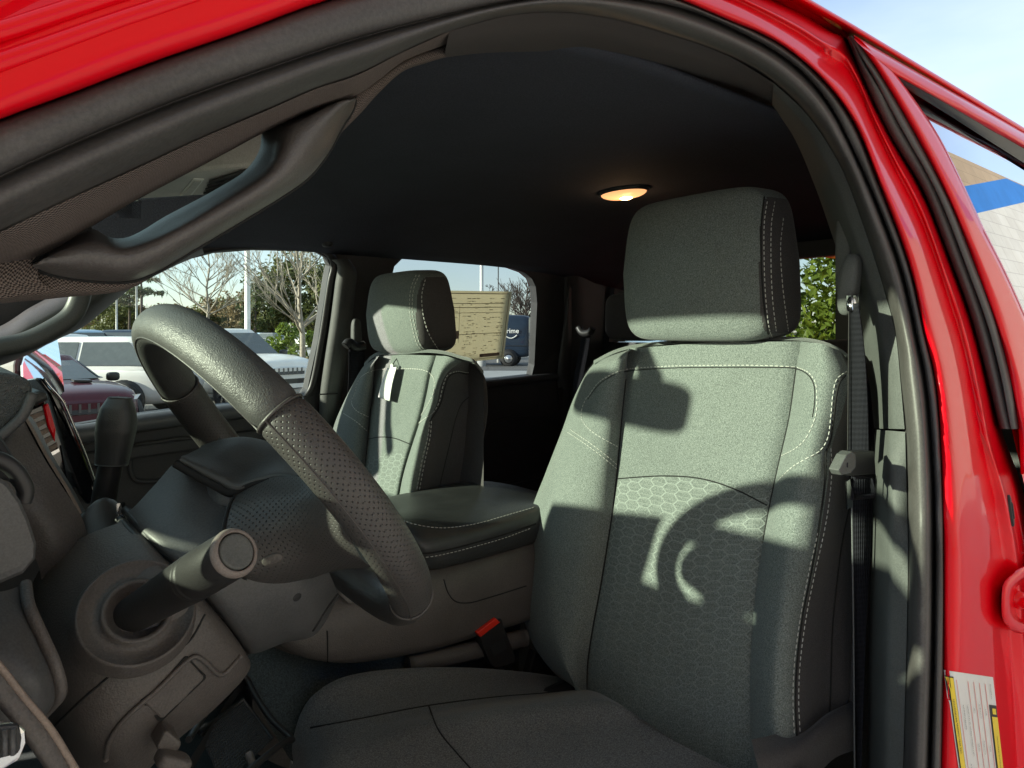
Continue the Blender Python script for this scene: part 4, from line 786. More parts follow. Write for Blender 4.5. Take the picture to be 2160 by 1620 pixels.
bm = bmesh.new(); stitches(bvh_of(rb_), [(1215, 870), (1240, 810), (1275, 770), (1325, 752)], bm, .008, .005, .001); obj('stitching', bm, M['fab'], rb_)
# ------------------------------------------------------------------ seat belts
def ribbon(name, a, b, mat, par, n=30):
    return solid(obj(name, grid([[p, p.lerp(q, .5), q] for p, q in zip(cr(a, n), cr(b, n))]), mat, par), .0014, 0)
bl = ribbon('seat_belt', S([(1792, 640), (1791, 750), (1790, 850), (1789, 960)], p=.405), S([(1810, 640), (1824, 750), (1830, 850), (1833, 960)], p=.375), M['belt'], truck); bl['label'] = 'black webbing belt beside the near front seat'
ribbon('lower_webbing', S([(1797, 1000), (1799, 1150), (1801, 1300), (1804, 1650)], p=.405), S([(1840, 1000), (1836, 1150), (1828, 1300), (1815, 1650)], p=.39), M['belt'], bl)
obj('webbing_edge', tube(S([(1796, 1000), (1798, 1150), (1800, 1300), (1803, 1650)], p=.401), .0011, 5, 60), M['sill'], bl)
obj('webbing_edge', tube(S([(1791, 640), (1790, 750), (1789, 850), (1788, 960)], p=.402), .0008, 5, 60), M['stalk'], bl)
ds = obj('shoulder_guide', cushion(at(1792, 600, p=.405), .011, .012, .040, .7, 24, 14, Matrix.Rotation(rad(8), 4, 'X')), M['pillar'], bl); obj('guide_bezel', cushion(at(1789, 545, p=.43), .018, .012, .06, .5), M['pillar'], bl); obj('guide_pin', tube(S([(1798, 622), (1800, 655)], p=.395), .008, 12), M['chrome'], bl)
# tongue parked on the belt
tn_ = bev(obj('belt_tongue', prism(S([(1800, 954), (1845, 952), (1848, 1000), (1798, 1004), (1788, 994), (1794, 968)], p=.362), V((0, .016, 0))), M['black'], bl), .0012)
pl2 = bev(obj('tongue_plate', prism(S([(1770, 992), (1786, 960), (1798, 952), (1806, 960), (1806, 985), (1796, 998), (1776, 1003)], p=.356), V((0, .012, 0))), M['pillar'], bl), .0012)
obj('tongue_hole', lathe([(.0001, 0), (.0028, 0), (.0028, .001), (.0001, .001)], at(1789, 981, p=.3555), V((-.3, 1, 0)), 14), M['dark'], bl)
obj('metal_blade', prism(S([(1786, 1016), (1797, 1008), (1798, 1070), (1788, 1074)], p=.366), V((0, .002, 0))), M['chrome'], bl)
lp_ = bmesh.new(); tube(S([(1798, 1006), (1842, 1003), (1841, 1046), (1799, 1050)], p=.366), .0035, 6, closed=True, bm=lp_); obj('belt_loop', lp_, M['belt'], bl)
# far front belt and far rear belt
b2 = ribbon('seat_belt', S([(736, 735), (735, 800), (730, 860), (726, 920)], p=1.80), S([(770, 738), (766, 800), (760, 860), (752, 920)], p=1.80), M['belt'], truck); b2['label'] = 'black webbing belt beside the far front seat'
obj('shoulder_guide', cushion(at(751, 705, p=1.82), .014, .012, .045, .6), M['pillar'], b2); obj('guide_loop', tube(S([(728, 730), (736, 722), (752, 732), (768, 728)], p=1.80), .013, 10, 24), M['black'], b2)
b3 = ribbon('seat_belt', S([(1228, 702), (1222, 740), (1212, 790), (1206, 850)], r=1.72), S([(1246, 704), (1241, 740), (1232, 790), (1226, 850)], r=1.72), M['belt'], truck); b3['label'] = 'black webbing belt by the far rear pillar'
obj('shoulder_guide', tube(S([(1220, 690), (1228, 702), (1246, 700), (1250, 692)], r=1.71), .013, 10, 20), M['black'], b3)
# ------------------------------------------------------------------ steering wheel and column
WC = V((.2595, .707, -.147)); tilt = rad(36); WR = .1905
E1 = V((0, 1, 0)); E2 = V((-math.sin(tilt), 0, math.cos(tilt))); WNRM = V((math.cos(tilt), 0, math.sin(tilt)))      # the face looks at the driver
def rim(a, r=WR): return WC + E1 * (math.sin(a) * r) + E2 * (math.cos(a) * r)      # a: 0 top, +90 passenger side
def arc(a0, a1, r, n, swell=None):
    A = [rad(a0 + (a1 - a0) * i / n) for i in range(n + 1)]; P = [rim(a) for a in A]
    R = [r * (1 + (swell(i / n) if swell else 0)) for i in range(n + 1)]; F = []
    return P, R
def rimpart(name, a0, a1, mat, par, r=.0192, n=60, ends=True):
    P, R = arc(a0, a1, r, n, (lambda t: -.10 * math.exp(-(min(t, 1 - t) / .012) ** 2)) if ends else None)
    bm = bmesh.new(); rows = []
    for p, q, i in zip(P, R, range(n + 1)):
        a = rad(a0 + (a1 - a0) * i / n); x = E1 * math.sin(a) + E2 * math.cos(a)
        rows.append([p + x * (q * .96 * math.cos(2 * math.pi * k / 28)) + WNRM * (q * 1.12 * math.sin(2 * math.pi * k / 28)) for k in range(28)])
    return obj(name, grid(rows, cu=True), mat, par)
sw = rimpart('steering_wheel', -58, 58, M['leather'], truck); sw['label'] = 'leather steering wheel with perforated grips, seen from its left edge'
g1 = rimpart('wheel_grip', -135, -58.6, M['perf'], sw, .0196); g2 = rimpart('wheel_grip', 58.6, 135, M['perf'], sw, .0196); lo = rimpart('lower_rim', 135.6, 224.4, M['smoothl'], sw)
for a0, a1 in ((-58, 58),):
    bm = bmesh.new(); P = [rim(rad(a0 + (a1 - a0) * i / 60)) for i in range(61)]
    q = [p + (V((0, 0, 0)) - p).normalized() * .0 for p in P]
    obj('rim_seam', tube([rim(rad(a0 + (a1 - a0) * i / 60), WR) - WNRM * .0212 for i in range(61)], .0011, 5), M['smoothl'], sw)
obj('rim_seam', tube([rim(rad(-58 - 77 * i / 40), WR + .0137) - WNRM * .0150 for i in range(41)], .0009, 5), M['smoothl'], sw)
for a in (-135.3, -58.3, 58.3, 135.3): obj('grip_joint', tube([rim(rad(a)) + (E1 * math.sin(rad(a)) + E2 * math.cos(rad(a))) * (.0186 * math.cos(t)) + WNRM * (.0214 * math.sin(t)) for t in [2 * math.pi * i / 30 for i in range(30)]], .0016, 6, closed=True), M['smoothl'], sw)
# hub seen from the side: spoke wrapped in perforated leather
P0 = [(500, 1036, .665), (480, 1080, .635), (472, 1140, .612), (490, 1195, .607), (530, 1228, .612), (585, 1240, .63)]
P1 = [(560, 1010, .645), (545, 1060, .615), (545, 1130, .595), (562, 1190, .592), (592, 1226, .60), (635, 1228, .62)]
P2 = [(632, 1005, .60), (632, 1060, .575), (642, 1120, .565), (655, 1165, .568), (672, 1196, .58), (700, 1206, .595)]
P3 = [(690, 1015, .545), (712, 1070, .525), (735, 1125, .518), (752, 1160, .522), (768, 1185, .532), (785, 1196, .545)]
PP = [Q(P0), Q(P1), Q(P2), Q(P3)]
spoke = obj('wheel_spoke', loft([[p + V((.01, .03, 0)) for p in PP[0]]] + PP, 40, 40), M['perf'], sw)
obj('spoke_edge', tube(Q([(x, y, p - .0015) for x, y, p in P0]), .0013, 5, 50), M['seamd'], sw)
# far spoke and lower spoke mirror it, seen only through gaps
obj('wheel_spoke', loft([[V((p.x, 2 * .70 - p.y, p.z)) for p in r] for r in PP], 24, 16), M['perf'], sw)
obj('hub_body', cushion(WC - WNRM * .05, .04, .05, .04, .6, 30, 16), M['trim2'], sw)
fb_ = Q([(574, 1181, .583)])[0]; pn = onto(bvh_of(spoke), [(575, 1180)]); pq = pn[1][0].to_track_quat('Z', 'Y').to_matrix().to_4x4(); obj('paddle_button', cushion(pn[0][0], .0095, .0052, .0022, .9, 24, 12, pq @ Matrix.Rotation(rad(20), 4, 'Z')), M['trim'], sw)
# airbag cover: pad seen edge-on from above
A0 = [(380, 967, .69), (430, 996, .675), (465, 1014, .665), (499, 1030, .655), (540, 1014, .648), (585, 1004, .635), (626, 1007, .615)]
A1 = [(395, 958, .73), (445, 968, .715), (490, 980, .70), (525, 988, .69), (560, 985, .68), (600, 985, .66), (632, 995, .635)]
A2 = [(420, 946, .77), (465, 938, .76), (505, 935, .75), (545, 940, .74), (580, 950, .72), (615, 968, .69), (640, 988, .655)]
A3 = [(430, 941, .80), (470, 928, .80), (520, 923, .79), (560, 930, .775), (595, 942, .75), (625, 962, .71), (645, 984, .665)]
AA = [Q(l) for l in (A0, A1, A2, A3)]
pad = obj('airbag_cover', loft([[p + V((.01, .03, -.02)) for p in AA[0]]] + AA + [[p + V((.03, .02, -.03)) for p in AA[3]]], 40, 30), M['leather'], sw)
obj('cover_gap', tube([p + V((-.003, .006, -.005)) for p in AA[0]], .004, 6, 40), M['seamd'], sw)
# column shrouds
def rowset(*l): return [Q(x) for x in l]
B = rowset([(272, 1078, .72), (330, 1142, .655), (400, 1207, .622), (470, 1292, .62), (526, 1373, .655), (530, 1380, .70)],
           [(325, 1024, .725), (390, 1090, .662), (450, 1170, .618), (530, 1270, .61), (595, 1348, .645), (600, 1356, .70)],
           [(380, 968, .73), (485, 1040, .68), (545, 1130, .618), (630, 1235, .607), (662, 1330, .64), (664, 1338, .70)],
           [(440, 975, .75), (560, 1030, .69), (640, 1120, .63), (690, 1200, .62), (712, 1250, .645), (716, 1254, .70)])
cs_ = obj('column_shroud', loft([[p + V((0, .05, 0)) for p in B[0]]] + B, 50, 34), M['trim2'], truck, 'steering column shroud with the light stalk standing out of it')
A = rowset([(258, 1098, .72), (312, 1158, .652), (378, 1228, .618), (440, 1292, .61), (500, 1365, .622), (526, 1407, .64), (522, 1412, .68)],
           [(180, 1130, .73), (235, 1195, .655), (305, 1282, .614), (370, 1350, .603), (430, 1420, .607), (462, 1478, .63), (462, 1484, .68)],
           [(100, 1180, .74), (145, 1255, .665), (205, 1352, .612), (262, 1440, .60), (315, 1500, .60), (362, 1562, .63), (364, 1570, .68)],
           [(64, 1240, .75), (86, 1340, .68), (128, 1440, .635), (178, 1520, .615), (230, 1580, .615), (284, 1642, .635), (286, 1650, .68)],
           [(52, 1290, .80), (62, 1400, .75), (90, 1480, .71), (120, 1560, .685), (150, 1640, .675), (200, 1710, .675), (205, 1720, .70)])
front = obj('lower_shroud', loft([[p + V((.004, .05, 0)) for p in A[0]]] + A, 60, 46), M['trim'], cs_)
for rows_, nm in ((A[0], 'shroud_gap'), (B[0], 'shroud_gap')): obj(nm, tube([p + V((0, .014, -.002)) for p in rows_[:6]], .0045, 8, 40), M['black'], cs_)
ab = bvh_of(front)
bm = seam(ab, [(232, 1330), (236, 1380), (238, 1415), (232, 1424), (180, 1470), (112, 1535)], .0011)
obj('shroud_seam', bm, M['seamd'], cs_); obj('shroud_seam', seam(ab, [(330, 1346), (366, 1366), (385, 1364), (405, 1345), (432, 1296)], .0010), M['seamd'], cs_)
def on1(t, x, y, l=0): p, n = onto(t, [(x, y)], lift=l); return p[0], n[0]
bb = bvh_of(cs_); bm = seam(bb, [(660, 1330), (690, 1282), (712, 1252)], .0015); obj('shroud_seam', bm, M['seamd'], cs_)
try:
    p, n = on1(bb, 627, 1260); obj('screw_hole', lathe([(.0001, .0004), (.0036, .0004), (.0042, 0)], p, n, 16), M['dark'], cs_)
except IndexError: pass
# access panel, raised block and knee lever low on the shroud
def plate(t, l, h, mat, name, par, bw=.0012, dense=1):
    P, N = onto(t, l); 
    if len(P) < 3: return None
    nn = sum(N, V()).normalized(); return bev(obj(name, prism([p + nn * h for p in P], nn * -(abs(h) + .006)), mat, par), bw)
plate(ab, [(294, 1478), (390, 1383), (396, 1384), (434, 1424), (434, 1430), (340, 1521), (332, 1520)], .0016, M['seamd'], 'panel_recess', cs_)
plate(ab, [(299, 1476), (390, 1389), (395, 1390), (427, 1424), (426, 1430), (342, 1511), (336, 1511)], .0030, M['trim'], 'access_panel', cs_)
obj('panel_ridge', tube([p for p in onto(ab, thick_px([(225, 1600), (232, 1560), (262, 1516), (330, 1455), (395, 1392), (410, 1384), (425, 1390), (458, 1420), (468, 1422), (505, 1385)]), lift=.001)[0]], .0022, 6), M['trim'], cs_)
kl = bev(obj('tilt_lever', prism(S([(345, 1548), (352, 1540), (382, 1565), (384, 1574), (372, 1590), (360, 1588), (346, 1600), (330, 1580)], p=.588), V((.0, .03, 0))), M['trim'], cs_), .003)
obj('lever_knob', cushion(Q([(365, 1605, .585)])[0], .014, .010, .006, .5, 24, 14, Matrix.Rotation(rad(35), 4, 'Y')), M['trim'], kl)
# stalk: dished boss, collar and the arm with a push button
sb, tip = Q([(290, 1290, .612)])[0], Q([(498, 1164, .492)])[0]; sa = (tip - sb).normalized(); bn = (sa + on1(ab, 250, 1290)[1] * 1.2).normalized()
boss = obj('stalk_boss', lathe([(.0465, -.012), (.0430, .0005), (.0415, .0030), (.0405, .0016), (.034, -.0016), (.0262, -.0035), (.0260, .0030), (.0240, .0042), (.0215, .0030), (.0195, -.004), (.001, -.004)], sb, bn, 56), M['trim'], cs_)
L = (tip - sb).length; stk = obj('light_stalk', lathe([(.0145, -.01), (.0150, .01), (.0165, L * .35), (.0178, L * .60), (.0180, L * .605), (.0172, L * .612), (.0180, L * .62), (.0180, L * .645), (.0172, L * .652), (.0180, L * .66), (.0176, L * .9), (.0172, L * .97), (.0160, L), (.0142, L + .0012), (.0136, L + .0004), (.0134, L - .0008)], sb, sa, 48), M['stalk'], truck, 'thick black light stalk with a round end button')
obj('end_ring', lathe([(.0173, L - .004), (.0176, L - .002), (.0162, L + .0006), (.0142, L + .0016), (.0136, L + .0008), (.0134, L - .002)], sb, sa, 48), M['greybtn'] if 'greybtn' in M else M['pillar'], stk)
obj('end_button', lathe([(.0128, L - .003), (.0127, L + .0008), (.0118, L + .0018), (.010, L + .0014), (.0001, L + .0010)], sb, sa, 40), M['pillar'], stk)
# column gear lever: shaft, faceted knob, leather boot
kd = [at(x, y, p=.86) for x, y in ((215, 1090), (222, 1040), (232, 990), (240, 945), (247, 890), (252, 838))]
gs = obj('gear_lever', tube(kd[:4], [.0125, .0125, .0122, .012], 20, 20), M['stalk'], truck, 'column gear lever with a tall dark knob and leather boot')
obj('lever_knob', tube([at(x, y, p=.86) for x, y in ((236, 980), (237, 972), (240, 950), (244, 915), (249, 870), (252, 848), (253, 838))], [.0155, .0165, .0178, .0192, .0188, .0165, .0110], 32, 40, pw=.72, up=V((.9, -.45, 0))), M['lid'], gs)
obj('boot', loft([Q([(150, 1150, .80), (190, 1100, .80), (235, 1090, .80), (262, 1100, .80)]), Q([(150, 1120, .78), (180, 1075, .78), (215, 1050, .79), (246, 1060, .80), (268, 1110, .80)]), Q([(130, 1150, .77), (152, 1135, .76), (190, 1130, .75), (240, 1120, .75), (285, 1150, .76)]), Q([(120, 1170, .77), (140, 1168, .75), (170, 1170, .74), (230, 1180, .73), (300, 1200, .74)])], 30, 20), M['smoothl'], gs)
key = obj('key_blade', prism(Q([(246, 1062, .735), (254, 1062, .735), (262, 1084, .732), (262, 1096, .732), (254, 1096, .733), (247, 1082, .735)]), V((.004, .004, 0))), M['chrome'], cs_)
# ------------------------------------------------------------------ dashboard
dash = obj('dashboard', loft([[V((-.32, y, -.14)) for y in (.44, .8, 1.2, 1.6, 1.8)], [V((-.20, y, -.115)) for y in (.44, .8, 1.2, 1.6, 1.8)], [V((-.06, y, -.125)) for y in (.44, .8, 1.2, 1.6, 1.8)], [V((0.0, y, -.17)) for y in (.44, .8, 1.2, 1.6, 1.8)], [V((-.03, y, -.32)) for y in (.44, .8, 1.2, 1.6, 1.8)], [V((-.12, y, -.5)) for y in (.44, .8, 1.2, 1.6, 1.8)]], 30, 40), M['hood'], truck, 'dark dashboard with a grained hood over the instruments')
hood_o = [(-330, 806), (-160, 790), (0, 785), (38, 790), (62, 802), (70, 818), (64, 842), (50, 870), (0, 916), (-180, 1060), (-330, 1060)]
hd_ = obj('instrument_hood', prism(Q([(x, y, .655) for x, y in hood_o]), V((-.01, .30, 0))), M['hood'], dash); bev(hd_, .012, 4, 30)
obj('hood_lip', tube(Q([(70, 828, .653), (60, 852, .653), (48, 876, .653), (0, 921, .653), (-120, 1010, .653)]), .004, 8, 30), M['trim2'], dash)
bev(obj('vent_hood', prism(Q([(66, 830, .84), (84, 822, .84), (100, 830, .84), (106, 843, .84), (80, 856, .84), (54, 862, .84)]), V((-.01, .12, 0))), M['black'], dash), .004)
obj('dash_panel', loft([Q([(-40, 950, .74), (0, 915, .74), (42, 868, .74)]), Q([(-40, 1000, .72), (0, 950, .72), (60, 905, .74)]), Q([(-20, 1060, .72), (40, 1020, .72), (95, 970, .735)]), Q([(40, 1120, .72), (90, 1090, .715), (140, 1040, .735)]), Q([(80, 1190, .72), (125, 1160, .715), (172, 1090, .735)]), Q([(90, 1240, .73), (140, 1220, .73), (190, 1150, .745)])], 24, 36), M['trim'], dash)
M['edge'] = grained('lit_trim_edge', (.22, .17, .14), .4, 600, .1)  # paler dash plastic: paints the lit panel edge and strip highlight; vent slats share it
obj('lit_panel_edge', loft([Q([(40, 868, .742), (60, 897, .738), (95, 962, .735), (140, 1035, .735), (168, 1086, .738)]), Q([(46, 864, .745), (66, 894, .742), (101, 958, .74), (146, 1031, .74), (173, 1082, .742)])], 30, 3), M['edge'], dash)
obj('panel_side', loft([Q([(46, 864, .745), (66, 894, .742), (101, 958, .74), (146, 1031, .74), (173, 1082, .742)]), Q([(52, 862, .79), (74, 890, .79), (108, 955, .79), (152, 1028, .79), (180, 1078, .79)])], 30, 3), M['trim2'], dash)
vb = bev(obj('air_vent', prism(Q([(50, 866, .86), (100, 845, .86), (132, 938, .86), (150, 1040, .86), (120, 1030, .86), (92, 945, .86)]), V((-.03, .05, 0))), M['gloss'], dash), .003)
for k in range(5): obj('vent_slat', prism(Q([(60 + k * 10, 878 + k * 17, .857), (92 + k * 7, 866 + k * 17, .857), (94 + k * 7, 874 + k * 17, .857), (66 + k * 10, 887 + k * 17, .857)]), V((0, .006, 0))), M['edge'], vb)
bev(obj('red_reflection', prism(Q([(90, 856, .853), (102, 850, .853), (118, 905, .853), (116, 934, .853), (100, 900, .853)]), V((0, .006, 0))), M['red'], vb), .002)  # reflection of the red body in the glossy vent, painted as a solid strip
obj('chrome_tab', prism(Q([(104, 956, .853), (124, 946, .853), (126, 952, .853), (108, 963, .853)]), V((0, .004, 0))), M['chrome'], vb)
scn = bev(obj('centre_screen', prism(Q([(73, 797, 1.0), (90, 796, 1.0), (104, 816, 1.0), (130, 846, 1.0), (148, 887, 1.0), (178, 961, 1.0), (198, 1018, 1.0), (206, 1050, 1.0), (186, 1066, 1.0), (168, 1044, 1.0), (138, 967, 1.0), (116, 884, 1.0), (98, 826, 1.0)]), V((-.03, .24, -.02))), M['gloss'], dash), .006, 3)
obj('screen_edge', tube(Q([(92, 798, .998), (106, 815, .998), (132, 845, .998), (151, 887, .998), (181, 961, .998), (201, 1018, .998)]), .0016, 6, 40), M['chrome'], scn)
# left end of the dash: light switch bezel and knee panels
bz_ = bev(obj('switch_bezel', prism(Q([(-220, 1000, .50), (-40, 992, .50), (0, 994, .50), (30, 1018, .50), (56, 1055, .50), (74, 1095, .50), (90, 1145, .50), (88, 1181, .50), (60, 1214, .50), (0, 1240, .50), (-220, 1290, .50)]), V((-.03, .05, .0))), M['trim2'], dash), .008, 3)
obj('bezel_rim', tube(Q([(-120, 960, .52), (-20, 965, .52), (24, 985, .52), (54, 1035, .52), (48, 1060, .52)]), .005, 8, 30), M['black'], bz_)
bev(obj('bezel_recess', prism(Q([(-200, 930, .56), (0, 925, .56), (24, 961, .56), (56, 1015, .56), (58, 1036, .56), (46, 1054, .56), (20, 1015, .56), (-200, 1000, .56)]), V((0, .05, 0))), M['dark'], dash), .004)
obj('knee_panel', loft([Q([(-200, 1250, .56), (0, 1248, .56), (54, 1230, .58)]), Q([(-200, 1330, .53), (10, 1335, .53), (62, 1280, .555)]), Q([(-150, 1400, .52), (40, 1395, .515), (92, 1348, .54)]), Q([(-100, 1470, .515), (74, 1445, .51), (118, 1405, .53)]), Q([(-60, 1560, .515), (85, 1500, .515), (129, 1462, .53)]), Q([(-40, 1640, .53), (60, 1560, .53), (95, 1506, .545)])], 30, 30), M['trim2'], dash)
obj('knee_edge', tube(Q([(54, 1232, .575), (62, 1280, .55), (92, 1348, .535), (117, 1405, .525), (128, 1460, .525), (94, 1505, .54)]), .0038, 8, 50), M['trim'], dash)
st2 = obj('end_strip', loft([Q([(-120, 1280, .47), (0, 1404, .47), (54, 1472, .47), (109, 1538, .47), (158, 1617, .47), (220, 1720, .47)]), Q([(-126, 1283, .462), (-5, 1409, .462), (49, 1477, .462), (103, 1543, .462), (152, 1622, .462), (214, 1724, .462)]), Q([(-150, 1330, .458), (-20, 1462, .458), (38, 1522, .458), (74, 1575, .458), (112, 1630, .458), (160, 1730, .458)]), Q([(-156, 1340, .47), (-26, 1470, .47), (30, 1530, .47), (66, 1582, .47), (104, 1638, .47), (150, 1736, .47)])], 40, 14), M['trim'], dash)
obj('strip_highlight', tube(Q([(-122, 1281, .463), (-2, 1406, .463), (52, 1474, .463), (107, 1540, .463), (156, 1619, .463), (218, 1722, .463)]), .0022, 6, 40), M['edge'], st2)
pdl = bev(obj('brake_pedal', prism(Q([(-60, 1545, .425), (4, 1528, .425), (46, 1525, .425), (60, 1540, .425), (62, 1566, .425), (46, 1606, .425), (-10, 1640, .425), (-70, 1650, .425)]), V((-.01, .014, .0))), M['chrome'], truck, 'ribbed rubber pedal with a bright metal rim'), .003, 3)
bev(obj('pedal_pad', prism(Q([(-58, 1548, .4230), (2, 1532, .4230), (40, 1528, .4230), (46, 1560, .4230), (42, 1592, .4230), (-12, 1606, .4230), (-66, 1620, .4230)]), V((0, .004, 0))), M['black'], pdl), .002)
for k in range(5): obj('pad_rib', tube(Q([(-40 + k * 17, 1544 - k * 2, .4225), (-40 + k * 17, 1600 - k * 2, .4225)]), .0014, 5), M['trim2'], pdl)
obj('kick_panel', box(.5, .03, .6, (-.25, .42, -.62)), M['dark'], truck)
# ------------------------------------------------------------------ the car lot round the truck
def gp(px, d): q = at(px, PY0, d=d); return V((q.x, q.y, GZ))
def leafmat(name, a, b, tr=.35):
    t = NT(name); f = t.noise(1.7, 3, .6); oi = t.new('ShaderNodeNewGeometry').outputs['Random Per Island']
    c = t.mix(.55, t.ramp(f, [(.35, a), (.65, b)]), t.ramp(oi, [(0, a), (1, b)])); t.set(col=c, ro=.5, sp=.35); tl = t.new('ShaderNodeBsdfTranslucent'); t.lk(c, tl.inputs[0])
    mx = t.new('ShaderNodeMixShader'); mx.inputs[0].default_value = tr; t.lk(t.p.outputs[0], mx.inputs[1]); t.lk(tl.outputs[0], mx.inputs[2]); t.lk(mx.outputs[0], t.n['Material Output'].inputs[0]); return t.m
M['laurel'] = leafmat('laurel_leaf', (.045, .09, .012), (.20, .27, .03)); M['pine'] = leafmat('pine_needles', (.035, .06, .018), (.10, .125, .04), .3); M['olive'] = leafmat('olive_leaf', (.07, .095, .028), (.17, .175, .06), .3); M['tan'] = leafmat('tan_leaf', (.15, .115, .06), (.26, .19, .095), .3)
M['bark'] = plain('pale_bark', (.30, .27, .22), .9, .25, 18); M['dbark'] = plain('dark_bark', (.07, .055, .045), .95, .25, 10)
def leaves(bm, c, n, size, rng, rx, ry, rz, shell=.35, asp=.5, lumps=None):
    for _ in range(n):
        if lumps: lc, lr = rng.choice(lumps)
        else: lc, lr = V((0, 0, 0)), 1.0
        v = V((rng.gauss(0, 1), rng.gauss(0, 1), rng.gauss(0, 1))).normalized() * (rng.uniform(shell, 1) ** .5) * lr; p = V(c) + V(((lc.x + v.x) * rx, (lc.y + v.y) * ry, (lc.z + v.z) * rz))
        nrm = (v + V((rng.gauss(0, .5), rng.gauss(0, .5), rng.gauss(.35, .5)))).normalized(); a = nrm.orthogonal().normalized(); b = nrm.cross(a); t = rng.uniform(0, 6.28); s = size * rng.uniform(.6, 1.25)
        x = (a * math.cos(t) + b * math.sin(t)) * s; y = nrm.cross(x.normalized()) * s * asp
        bm.faces.new([bm.verts.new(q) for q in (p - x, p - y * .8 + nrm * s * .08, p + x, p + y * .8 + nrm * s * .08)])
def lumpset(rng, n, flat=1.0): return [(V((rng.uniform(-.75, .75), rng.uniform(-.75, .75), rng.uniform(-.8, .85) * flat)), rng.uniform(.22, .42)) for _ in range(n)]
def bush(name, label, c, rx, ry, rz, n, size, mat, seed, group=None, lumps=9):
    rng = random.Random(seed); r = thing(name, label, 'bush', c, 0, group); bm = bmesh.new(); leaves(bm, (0, 0, rz), n, size, rng, rx, ry, rz, .3, .5, lumpset(rng, lumps)); kid('foliage', bm, mat, r)
    bm = bmesh.new(); 
    for k in range(7): tube([V((rng.uniform(-.1, .1), rng.uniform(-.1, .1), 0)), V((rng.uniform(-.3, .3) * rx, rng.uniform(-.3, .3) * ry, rz * .8)), V((rng.uniform(-.7, .7) * rx, rng.uniform(-.7, .7) * ry, rz * 1.5))], [.025, .018, .008], 5, bm=bm)
    kid('stems', bm, M['dbark'], r); return r
bush('laurel_bush', 'glossy green laurel bush behind the cargo bed, sunlit through the back window', (5.15, 2.55, GZ), .75, 1.05, 1.25, 15000, .046, M['laurel'], 3, None, 60)
bush('laurel_bush', 'round dark green bush at the foot of the bare tree', gp(622, 24), 1.05, 1.0, .92, 2600, .10, M['laurel'], 5, None, 12)
bush('shrub', 'leafy yellow green shrub beyond the far door mirror', gp(25, 10.5), .55, .6, .72, 700, .09, M['laurel'], 8, None, 8)
def branch(bm, p, d, ln, r, lv, rng, spread=.55, kids=(2, 4), upb=.18, minr=.004):
    n = 4; P = [p]; q = p
    for i in range(n):
        d = (d + V((rng.gauss(0, .09), rng.gauss(0, .09), upb * .25))).normalized(); q = q + d * ln / n; P.append(q)
    tube(P, [max(minr, r * (1 - .45 * i / n)) for i in range(n + 1)], 6 if r > .04 else 4, bm=bm, cap=False)
    if lv <= 0: return
    for k in range(rng.randint(*kids)):
        t = rng.uniform(.3, 1.0); i = min(n - 1, int(t * n)); o = P[i].lerp(P[i + 1], t * n - i); ax = V((rng.gauss(0, 1), rng.gauss(0, 1), rng.gauss(0, .35))).normalized(); dd = (d + ax * spread * rng.uniform(.7, 1.25)).normalized()
        branch(bm, o, dd, ln * rng.uniform(.55, .78), r * .52, lv - 1, rng, spread, kids, upb, minr)
def bare_tree(label, c, H, r, seed, lvl=3, nb=22, mat='bark', minr=.006, lean=0.0, reach=.30, lo=.28):
    rng = random.Random(seed); t = thing('bare_tree', label, 'tree', c, 0, 'bare trees in the lot'); P = [V((lean * z * .06 * H + rng.gauss(0, .02 * H * z), rng.gauss(0, .02 * H * z), z * H)) for z in (0, .12, .25, .4, .55, .7, .85, 1.0)]
    kid('trunk', tube(P, [r, r * .88, r * .8, r * .62, r * .48, r * .33, r * .2, r * .07], 9), M[mat], t); bm = bmesh.new()
    for k in range(nb):
        f = rng.uniform(lo, .95); i = min(6, max(0, next(j for j, z in enumerate((.12, .25, .4, .55, .7, .85, 1.01)) if z > f))); zz = (0, .12, .25, .4, .55, .7, .85, 1.0); o = P[i].lerp(P[i + 1], (f - zz[i]) / (zz[i + 1] - zz[i])); a = k * 2.4 + rng.uniform(-.4, .4)
        branch(bm, o, V((math.cos(a) * .8, math.sin(a) * .8, rng.uniform(.35, .95))).normalized(), H * reach * (1.15 - f) * rng.uniform(.75, 1.2), r * .40 * (1.1 - f * .6), lvl, rng, .55, (2, 4), .2, minr)
    kid('branches', bm, M[mat], t); return t
bare_tree('tall bare pale tree with its trunk behind the white front corner', gp(640, 22.5), 6.4, .11, 12, 3, 26, 'bark', .006, -.6, .40, .26)
bare_tree('bare branching tree left of the wide white pole', gp(437, 38), 7.6, .12, 21, 3, 24, 'bark', .009, .1, .36, .30)
bare_tree('wide bare tree standing behind the dark delivery van', gp(1112, 62), 5.8, .20, 33, 3, 34, 'dbark', .016, 0, .50, .15)
bare_tree('thin bare treetop seen above the price sheet', gp(1031, 70), 6.6, .10, 35, 2, 12, 'dbark', .016, 0, .25, .5)
